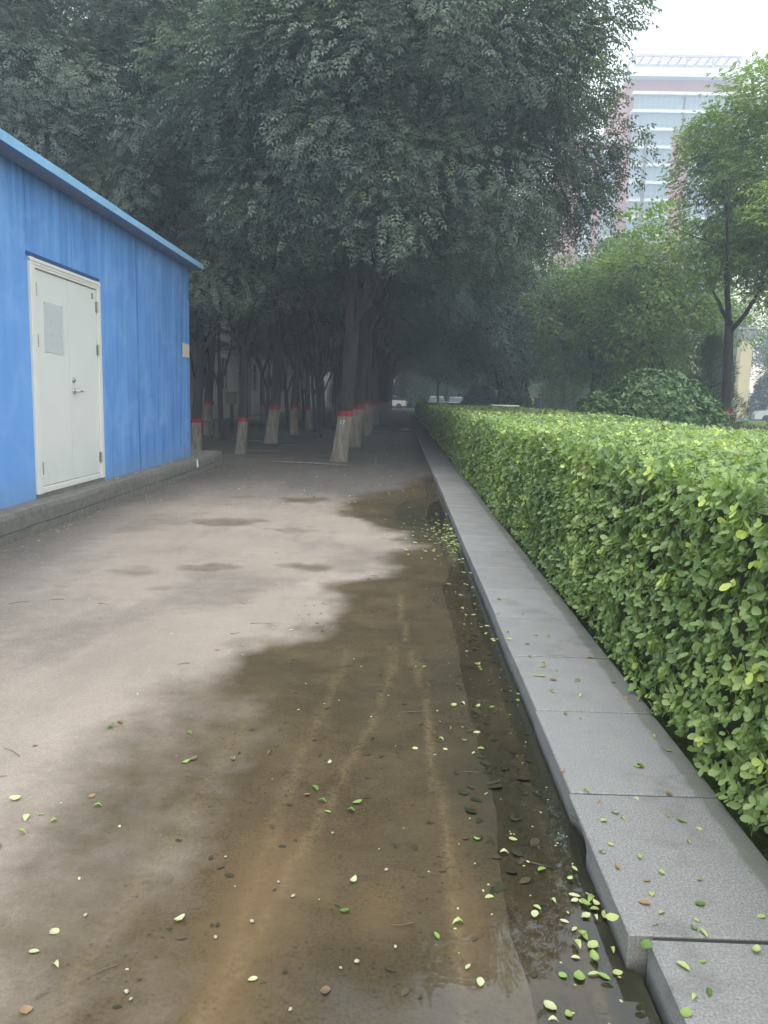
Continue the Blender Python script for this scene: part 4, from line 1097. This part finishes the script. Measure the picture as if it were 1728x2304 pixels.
# cars
M['car_w'] = simple("car_white", (.78, .78, .77), .25, var=.03); M['car_s'] = simple("car_silver", (.5, .52, .54), .3, .4, .05); M['tyre'] = simple("tyre", (.02, .02, .02), .8)
M['glassd'] = simple("car_glass", (.03, .04, .045), .1); M['lamp'] = simple("tail_lamp", (.4, .02, .02), .3)
def car(x, y, rz, mat, label):
    o = empty("parked_car", (x, y, 0), rz); tag(o, label, "car", "far parked cars")
    prof = [(-2.15, .3), (-2.2, .75), (-2.05, .95), (-1.2, 1.0), (1.0, 1.02), (1.9, .92), (2.15, .7), (2.15, .3)]
    cab = [(-1.75, .99), (-1.15, 1.42), (-.2, 1.5), (.4, 1.45), (1.15, 1.0)]
    b = MB(); b.prism_x(prof, -.88, .88); link("body", b.mesh("car_body", M[mat]), o)
    b = MB(); n = len(cab)
    b.add([(-.80 + .12 * (z - 1), y_, z) for y_, z in cab] + [(.80 - .12 * (z - 1), y_, z) for y_, z in cab], [tuple(range(n))[::-1], tuple(range(n, 2 * n))] + [(i, (i + 1) % n, n + (i + 1) % n, n + i) for i in range(n)])
    link("windows", b.mesh("car_windows", M['glassd']), o)
    b = MB(); b.add([(-.72, -1.1, 1.455), (.72, -1.1, 1.455), (.72, -.2, 1.525), (-.72, -.2, 1.525), (.7, .35, 1.475), (-.7, .35, 1.475), (-.72, -1.1, 1.43), (.72, -1.1, 1.43), (.7, .35, 1.44), (-.7, .35, 1.44)],
                    [(0, 1, 2, 3), (3, 2, 4, 5), (0, 6, 7, 1), (5, 4, 8, 9), (1, 7, 8, 4, 2), (0, 3, 5, 9, 6)]); link("roof", b.mesh("car_roof", M[mat]), o)
    for wy in (-1.35, 1.3):
        for wx in (-.8, .8): b = MB(); b.tube([(wx - .1, wy, .32), (wx + .1, wy, .32)], .32, 14); link("wheel", b.mesh("wheel", M['tyre']), o)
    for wx in (-.68, .68): b = MB(); b.box(wx - .16, wx + .16, -2.23, -2.17, .68, .86); link("tail_lamp", b.mesh("tail_lamp", M['lamp']), o)
car(3.75, 85, 0, 'car_w', "white parked car seen from behind over the hedge's far end"); car(5.85, 86, .03, 'car_s', "silver parked car to the right of the white one over the hedge")
car(-1.5, 97, 1.45, 'car_w', "white car crossing the far end of the shady path"); car(30, 63, 1.3, 'car_w', "white car glimpsed at the right edge behind the pillars")

# ---------------------------------------------------------------- grey building beside the grove
M['glass'] = simple("window_glass", (.10, .12, .13), .12, 0, .2, .5); M['winframe'] = simple("window_frame", (.5, .5, .48), .5)
gb = empty("grey_building", (-9.3, 27, 0)); tag(gb, "long grey plastered building with white downpipes behind the grove", "building")
b = MB(); b.box(-12, 0, 0, 88, -.1, 12.4); link("wall", b.mesh("wall", M['plaster']), gb)
b = MB(); b.box(-12.2, .25, -.2, 88.2, 12.4, 12.7); link("cornice", b.mesh("cornice", M['ledge']), gb)
for z0, z1 in ((3.95, 4.15), (4.62, 4.8), (8.0, 8.2)):
    b = MB(); b.box(0, .14, 0, 88, z0, z1); link("ledge", b.mesh("ledge", M['ledge']), gb)
b = MB(); b.box(.0, .03, .0, 88, -.1, .75); link("dado", b.mesh("dado", M['ledge']), gb)
pb = MB(); pb.tube([(0, 0, 0), (0, 0, 12.3)], .07, 8)
pm = pb.mesh("downpipe", M['pipe'])
for k in range(8): link("downpipe", pm, gb, (.13 + .06, 11.2 + k * 10.3, 0))
fb = MB()
for a in (-.85, .79): fb.box(-.02, .06, a, a + .06, 0, 1.7)
fb.box(-.02, .06, -.79, .79, 1.64, 1.7); fb.box(-.02, .06, -.79, .79, 0, .06); fb.box(-.02, .05, -.025, .025, .06, 1.64); fb.box(-.02, .05, -.79, -.025, 1.1, 1.14); fb.box(-.02, .05, .025, .79, 1.1, 1.14)
fm = fb.mesh("window_frame", M['winframe']); gp = MB(); gp.box(.005, .015, -.79, .79, .06, 1.64); gm = gp.mesh("window_pane", M['glass'])
for z in (1.5, 5.5, 9.2):
    for k in range(21):
        w = link("window", fm, gb, (0, 2.4 + k * 4.1, z)); link("pane", gm, w)

# ---------------------------------------------------------------- apartment tower
M['brick'] = simple("red_facing", (.3, .07, .04), .85, var=.12, scale=.6); M['twhite'] = simple("tower_white", (.6, .6, .59), .7, var=.05); M['recess'] = simple("brown_recess", (.09, .065, .06), .8)
M['tglass'] = simple("tower_glass", (.13, .18, .21), .12, 0, .25, .4); M['tframe'] = simple("tower_frame", (.3, .31, .33), .5)
tw = empty("apartment_tower", (47, 144, 0)); tag(tw, "tall red and white apartment tower with glazed balconies", "building")
X0 = -47
b = MB(); b.box(X0 + 37.2, X0 + 56.8, 1.2, 16, -.1, 56.2); link("wall", b.mesh("tower_wall", M['brick']), tw)
b = MB(); b.box(X0 + 40.5, X0 + 41.25, .9, 1.19, 0, 50.3); link("recess", b.mesh("tower_recess", M['recess']), tw)
b = MB(); b.box(X0 + 52.75, X0 + 53.5, .9, 1.19, 0, 50.3); link("recess", b.mesh("tower_recess2", M['recess']), tw)
def win(w, h, nm):
    f = MB(); t = .07
    f.box(-w / 2, -w / 2 + t, -.06, .06, 0, h); f.box(w / 2 - t, w / 2, -.06, .06, 0, h); f.box(-w / 2 + t, w / 2 - t, -.06, .06, h - t, h); f.box(-w / 2 + t, w / 2 - t, -.06, .06, 0, t)
    for k in range(1, nm): xx = -w / 2 + w * k / nm; f.box(xx - .03, xx + .03, -.05, .05, t, h - t)
    for k in range(nm):
        xa = -w / 2 + w * k / nm + (.03 if k else t); xb_ = -w / 2 + w * (k + 1) / nm - (.03 if k < nm - 1 else t)
        f.box(xa, xb_, -.045, .045, h * .36, h * .36 + .05)
    p = MB(); p.box(-w / 2 + t, w / 2 - t, -.01, .01, t, h - t)
    return f.mesh("tower_window", M['tframe']), p.mesh("tower_pane", M['tglass'])
WA, WB, WP = win(1.9, 2.35, 2), win(4.0, 2.35, 4), win(8.3, 2.35, 9)
sa = MB(); sa.box(-1.08, 1.08, -.35, .75, -.22, .22); sa = sa.mesh("slab_small", M['twhite'])
sb = MB(); sb.box(-2.1, 2.1, -.45, .75, -.24, .24); sb = sb.mesh("slab_large", M['twhite'])
sp = MB(); sp.box(-4.5, 4.5, -.5, .75, -.24, .24); sp = sp.mesh("slab_wide", M['twhite'])
bs = MB()
for zz in (.55,): bs.box(-.98, .98, -.1, 1.15, zz - .33, zz - .05)
bs = bs.mesh("bay_spandrel", simple("tan_spandrel", (.42, .36, .3), .8))
for k in range(18):
    z = 53.6 - 2.9 * k
    for sg in (0, 1):
        mx = lambda x_: X0 + (x_ if not sg else 94 - x_)
        if k < 2:
            link("floor_slab", sp, tw, (mx(42.6), .2, z)); w = link("window", WP[0], tw, (mx(42.6), .3, z - 2.62)); link("pane", WP[1], w)
        else:
            link("floor_slab", sa, tw, (mx(39.45), .3, z)); link("floor_slab", sb, tw, (mx(43.3), .2, z))
            w = link("window", WA[0], tw, (mx(39.45), .45, z - 2.6)); link("pane", WA[1], w)
            w = link("window", WB[0], tw, (mx(43.3), .3, z - 2.6)); link("pane", WB[1], w)
            link("spandrel", bs, tw, (mx(39.45), .0, z - 2.9))
b = MB(); b.box(X0 + 37.2, X0 + 56.8, -.4, 16, 56.2, 57.6); link("parapet", b.mesh("parapet", M['twhite']), tw)
b = MB(); b.box(X0 + 38.6, X0 + 55.4, 1.0, 14, 57.6, 58.7); link("roof_band", b.mesh("roof_band", M['tframe']), tw)
pg = MB()
for yy in (.3, 5.5): pg.box(X0 + 37.6, X0 + 56.4, yy, yy + .35, 59.55, 59.95)
for k in range(12):
    xx = X0 + 38 + k * 1.62; pg.box(xx, xx + .25, .655, 5.495, 59.6, 59.9)
for k in range(5):
    xx = X0 + 38 + k * 4.4; pg.box(xx, xx + .35, .31, .65, 58.7 if False else 57.6, 59.55)
link("roof_pergola", pg.mesh("roof_pergola", simple("pergola_paint", (.34, .31, .36), .7)), tw)
lw = empty("tower_wing", (32, 147, 0)); tag(lw, "lower red wing to the left of the apartment tower", "building")
b = MB(); b.box(-4, 4.9, 0, 13, -.1, 46.5); link("wall", b.mesh("wing_wall", M['brick']), lw)
b = MB(); b.box(-4.2, 5.0, -.2, 13, 46.5, 47.2); link("parapet", b.mesh("wing_parapet", M['twhite']), lw)
b = MB(); b.tube([(4.75, -.12, 0), (4.75, -.12, 46)], .12, 8); link("downpipe", b.mesh("wing_pipe", M['tframe']), lw)
for k in range(15):
    z = 44.8 - 2.9 * k
    for xx in (3.3, -.2):
        link("floor_slab", sa, lw, (xx, -.8, z)); w = link("window", WA[0], lw, (xx, -.3, z - 2.6)); link("pane", WA[1], w)

# ---------------------------------------------------------------- fallen leaves, pebbles, litter
KERB= [(0.626, 2.337), (0.648, 2.294), (0.658, 2.217), (0.621, 2.18), (0.685, 2.2), (0.825, 2.203), (0.87, 2.174), (0.884, 2.147), (0.848, 2.519), (0.576, 2.476), (0.768, 2.321), (0.88, 2.337), (0.61, 2.058), (0.57, 2.007), (0.836, 2.078), (0.678, 1.976), (0.652, 1.879), (0.664, 1.842), (0.616, 1.797), (0.67, 1.763), (0.553, 1.734), (0.64, 1.715), (0.738, 1.724), (0.724, 1.693), (0.738, 1.671), (0.599, 1.656), (0.886, 1.752), (0.957, 1.932), (0.811, 1.897), (0.78, 1.802), (0.659, 1.562), (0.824, 1.619), (0.707, 1.595), (0.671, 1.488), (0.649, 1.49), (0.602, 1.926), (0.719, 1.933), (0.616, 1.455), (0.648, 4.75), (0.687, 4.723), (0.591, 4.395), (0.733, 4.422), (0.601, 3.935), (0.655, 3.855), (0.751, 4.006), (0.81, 3.993), (0.64, 3.659), (0.7, 3.522), (0.644, 3.386), (0.664, 3.213), (0.601, 4.058), (0.679, 2.951), (0.723, 2.937), (0.966, 2.771), (0.85, 2.518), (0.985, 2.652), (0.701, 3.521), (0.739, 3.479), (0.645, 3.388), (0.72, 3.344), (0.821, 3.341), (0.976, 3.336), (0.772, 3.149), (0.972, 3.169), (0.66, 3.212), (0.926, 3.663), (0.734, 4.417), (1.004, 4.848)]
WATER= [(0.508, 2.028), (0.529, 2.053), (0.482, 1.917), (0.512, 1.938), (0.522, 1.915), (0.529, 1.893), (0.552, 1.943), (0.52, 1.87), (0.533, 1.844), (0.55, 1.889), (0.397, 1.879), (0.437, 1.841), (0.373, 1.844), (0.459, 1.798), (0.493, 1.792), (0.453, 1.762), (0.49, 1.766), (0.486, 1.736), (0.459, 1.703), (0.494, 1.684), (0.445, 1.66), (0.463, 1.65), (0.485, 1.658), (0.543, 1.724), (0.547, 1.661), (0.414, 1.637), (0.211, 1.596), (0.37, 1.536), (0.392, 1.54), (0.369, 1.507), (0.383, 2.201), (0.25, 2.199), (0.347, 2.129), (0.281, 1.925), (0.117, 1.776), (0.162, 1.807), (0.196, 1.668), (0.444, 2.064), (0.43, 1.924), (0.552, 1.85), (0.54, 1.921), (0.401, 5.237), (0.452, 5.155), (0.512, 5.176), (0.406, 4.824), (0.519, 4.945), (0.461, 4.681), (0.439, 4.655), (0.408, 4.469), (0.444, 4.484), (0.511, 4.436), (0.565, 4.448), (0.52, 4.321), (0.524, 4.201), (0.558, 4.185), (0.562, 4.147), (0.388, 3.975), (0.41, 3.737), (0.402, 3.768), (0.43, 3.778), (0.412, 3.706), (0.263, 3.228), (0.291, 3.266), (0.274, 3.223), (0.371, 3.237), (0.415, 3.22), (0.564, 3.329), (0.318, 2.956), (0.269, 2.882), (0.208, 2.794), (0.298, 2.769), (0.32, 2.82), (0.076, 2.793), (0.185, 3.175), (0.14, 3.701), (0.176, 2.894), (0.554, 3.388), (0.479, 5.496), (0.522, 5.373), (0.501, 5.482)]
DIRT= [(-1.158, 2.302), (-0.946, 2.349), (-0.924, 2.272), (-1.089, 2.173), (-1.016, 2.173), (-1.07, 2.21), (-1.054, 2.106), (-1.1, 2.051), (-0.797, 1.63), (-0.734, 1.586), (-0.736, 1.466), (-0.307, 1.578), (-0.131, 1.551), (-0.801, 1.689), (-0.218, 2.652), (-0.708, 2.609), (-0.122, 2.372), (-0.238, 2.372), (-0.207, 2.319), (-0.139, 2.319), (-0.266, 2.42), (-0.241, 2.442), (-0.558, 2.623), (-0.449, 2.68), (-0.089, 1.98), (-0.121, 1.839), (-0.522, 1.751), (-0.889, 3.826), (-0.781, 3.873), (-1.089, 2.84), (-1.075, 2.912), (-0.786, 2.852), (-0.71, 2.609), (-0.582, 4.178), (-0.187, 5.464), (-0.557, 2.627), (-1.283, 2.681), (-2.557, 7.759), (-3.551, 13.975), (0.046, 7.843)]
STONE= [(-0.458, 2.039), (-0.334, 1.775), (-0.006, 2.023), (-0.247, 1.884), (0.021, 1.714), (-0.068, 1.659), (-0.104, 1.635), (-0.201, 1.503), (-0.559, 1.524), (-0.409, 1.71), (-0.294, 1.938), (-0.542, 1.503), (-0.744, 1.764)]
rl = random.Random(12)
def leaf_variants():
    out = []
    for k in range(6):
        V = TPL_FULL[0].copy(); V[:, 1] *= (1.15, .9, 1.3, .7, 1.0, .8)[k]
        V[:, 2] += (.12, -.1, .2, .05, .7, -.5)[k] * (V[:, 0] - .5) ** 2 * 2 + (.1, .25, .05, .18, .5, .6)[k] * np.abs(V[:, 1])
        V[:, 2] -= V[:, 2].min()
        for q in (.1, .4, .7, .88, .95, 1.0):
            out.append((mesh_np("fallen_leaf", V, TPL_FULL[1], True, np.full(10, q), M['fallen']), q))
    return out
LVV = leaf_variants()
def drop(x, y, z, size, qs, label, group, flat=.25):
    me = rl.choice([m for m, q in LVV if q in qs])
    o = link("fallen_leaf", me, None, (x, y, z)); o.rotation_euler = (rl.uniform(-flat, flat), rl.uniform(-flat, flat), rl.uniform(0, 6.28)); o.scale = (size,) * 3
    tag(o, label, "leaf", group)
for x, y in KERB: drop(x, y, .086, rl.uniform(.017, .034), (.1, .1, .4, .4, .7, .7, .7, .95), "small fallen leaf lying on the granite kerb", "leaves on the kerb")
for x, y in WATER: drop(min(x, .55), y, max(WATER_Z, float(ground_z(x, y))) + .002, rl.uniform(.018, .036), (.4, .7, .7, .88), "pale green leaf floating in the puddle along the kerb", "leaves in the puddle", .12)
for i in range(50):
    y = rl.choice((rl.uniform(5.2, 9.5), rl.uniform(6.4, 8.2))); x = min(.55, .54 - rl.expovariate(7))
    drop(x, y, max(WATER_Z, float(ground_z(x, y))) + .002, rl.uniform(.028, .05), (.4, .7, .7, .88), "pale green leaf floating in the puddle along the kerb", "leaves in the puddle", .12)
for x, y in DIRT: drop(x, y, max(float(ground_z(x, y)), WATER_Z) + .003, rl.uniform(.022, .038), (.1, .4, .4, .88, .95, 1.0), "single leaf lying on the bare dirt path", "leaves on the dirt path")
for i in range(40):
    x = rl.uniform(-3.1, .3); y = rl.uniform(8.5, 14.5)
    drop(x, y, float(ground_z(x, y)) + .003, rl.uniform(.03, .05), (.7, .88, .95, 1.0), "single leaf lying on the bare dirt path", "leaves on the dirt path")
for i in range(16):
    y = rl.uniform(8.5, 13.5); drop(rl.uniform(-3.38, -3.27), y, .285, rl.uniform(.025, .04), (.7, .88), "pale leaf lying on the shed's concrete plinth", "leaves on the plinth")

M['shell'] = simple("pale_pebble", (.3, .27, .21), .7)
def pebble(k):
    rng = np.random.default_rng(k); V, F = [], []
    for i in range(5):
        ph = -1.2 + 2.4 * i / 4
        for j in range(8):
            a = j * math.pi / 4; q = 1 + .15 * rng.normal()
            V.append((math.cos(ph) * math.cos(a) * q, .7 * math.cos(ph) * math.sin(a) * q, .55 * math.sin(ph)))
    for i in range(4):
        for j in range(8): F.append((i * 8 + j, i * 8 + (j + 1) % 8, i * 8 + 8 + (j + 1) % 8, i * 8 + 8 + j))
    me = bpy.data.meshes.new("pebble"); me.from_pydata(V, [], F + [tuple(range(8))[::-1], tuple(range(32, 40))]); me.polygons.foreach_set("use_smooth", [True] * len(me.polygons)); me.materials.append(M['shell'])
    return me
PB = [pebble(k) for k in range(3)]
for x, y in STONE:
    o = link("pebble", rl.choice(PB), None, (x, y, max(WATER_Z - .004, float(ground_z(x, y))) + .005), rl.uniform(0, 6)); o.scale = (rl.uniform(.004, .008),) * 3
    tag(o, "small pale pebble lying in the shallow wet dirt", "pebble", "pale pebbles in the wet dirt")

def spread(rng, P, S, C, mat, nm, lb):
    keep = P[:, 0] < .555; P, S, C = P[keep], S[keep], C[keep]; n = len(P)
    a = rng.uniform(0, 6.28, n)
    D = np.stack([np.cos(a), np.sin(a), rng.normal(0, .08, n)], 1); N = np.array([0, 0, 1.]) + unit(rng, n) * .15
    V, F, r = scatter((TPL_FULL[0] * np.array([1, 1, .35]), TPL_FULL[1]), P, D, N, S, C)
    tag(link(nm, mesh_np(nm, V, F, True, r, mat)), lb, "litter", kind="stuff")
def litter():
    rng = np.random.default_rng(9)
    P, S, C = [], [], []
    def add(n, fx, fy, s, c, zoff=.002, water=False):
        x = fx(n); y = fy(n); z = ground_z(x, y) + zoff
        if water: z = np.maximum(z, WATER_Z + .001)
        P.append(np.stack([x, y, z], 1)); S.append(rng.uniform(*s, n)); C.append(rng.uniform(*c, n))
    U = rng.uniform
    # sunk brown and dark leaves by the kerb
    # floating specks and petals
    add(260, lambda n: .55 - rng.exponential(.22, n), lambda n: U(1.4, 9, n), (.005, .011), (.6, .9), .001, True)
    add(150, lambda n: .55 - rng.exponential(.10, n), lambda n: rng.normal(7.3, .7, n), (.02, .045), (.4, .85), .001, True)
    # scattered bits on the dry path and under the trees
    add(260, lambda n: U(-3.2, .5, n), lambda n: U(1.5, 11, n), (.006, .014), (.8, 1), .001)
    add(420, lambda n: U(-3.2, .5, n), lambda n: U(9, 26, n), (.015, .04), (.6, 1), .002)
    add(120, lambda n: U(-3.24, -3.05, n), lambda n: U(3, 13, n), (.01, .03), (.6, 1), .002)
    LT = [(P, S, C)]
    P, S, C = [], [], []
    add(90, lambda n: .55 - rng.exponential(.16, n), lambda n: U(1.3, 6, n), (.025, .045), (.5, 1), .003)
    add(40, lambda n: rng.normal(.38, .09, n), lambda n: rng.normal(2.5, .35, n), (.035, .06), (.0, .6), .003)
    add(140, lambda n: U(-.6, .5, n), lambda n: U(1.3, 5, n), (.012, .03), (.4, 1), .002)
    LT.append((P, S, C))
    for (P, S, C), mm, nm, lb in zip(LT, ('fallen', 'sunk'), ("leaf_litter", "sunken_leaves"), ("fine litter of petals, leaf bits and specks strewn over the path", "dark sodden leaves sunk in the puddle by the kerb")):
        spread(rng, np.concatenate(P), np.concatenate(S), np.concatenate(C), M[mm], nm, lb)
    # twigs
    mb = MB(); q = random.Random(5)
    for i in range(45):
        x = q.uniform(-3, .4); y = q.choice((q.uniform(1.4, 5), q.uniform(3, 12))); z = float(ground_z(x, y)) + .004; a = q.uniform(-.7, .7) + (3.14 if q.random() < .5 else 0); L = q.uniform(.03, .12)
        mb.tube([(x, y, z), (x + math.cos(a) * L * .5, y + math.sin(a) * L * .5 + q.uniform(-.01, .01), z + .003), (x + math.cos(a) * L, y + math.sin(a) * L, z)], [.0016, .0014, .0008], 4)
    tag(link("twig_litter", mb.mesh("twig_litter", M['twig'])), "thin dry twigs strewn over the dirt path", "litter", kind="stuff")
litter()

# ---------------------------------------------------------------- haze volume, added to veil and lift the dark tree tones
HAZE = 0.0045
t = bpy.data.materials.new("haze"); t.use_nodes = True; nt_ = t.node_tree; nt_.nodes.clear()
pv = nt_.nodes.new("ShaderNodeVolumePrincipled"); pv.inputs["Color"].default_value = (.72, .85, 1, 1); pv.inputs["Density"].default_value = HAZE; pv.inputs["Anisotropy"].default_value = .2
ov = nt_.nodes.new("ShaderNodeOutputMaterial"); nt_.links.new(pv.outputs[0], ov.inputs["Volume"])
mb = MB(); mb.box(-45, 90, -15, 175, -1.2, 62)
if HAZE > 0: tag(link("haze", mb.mesh("haze", t)), "thin pale haze added to lift the dark tree shade", kind="stuff")
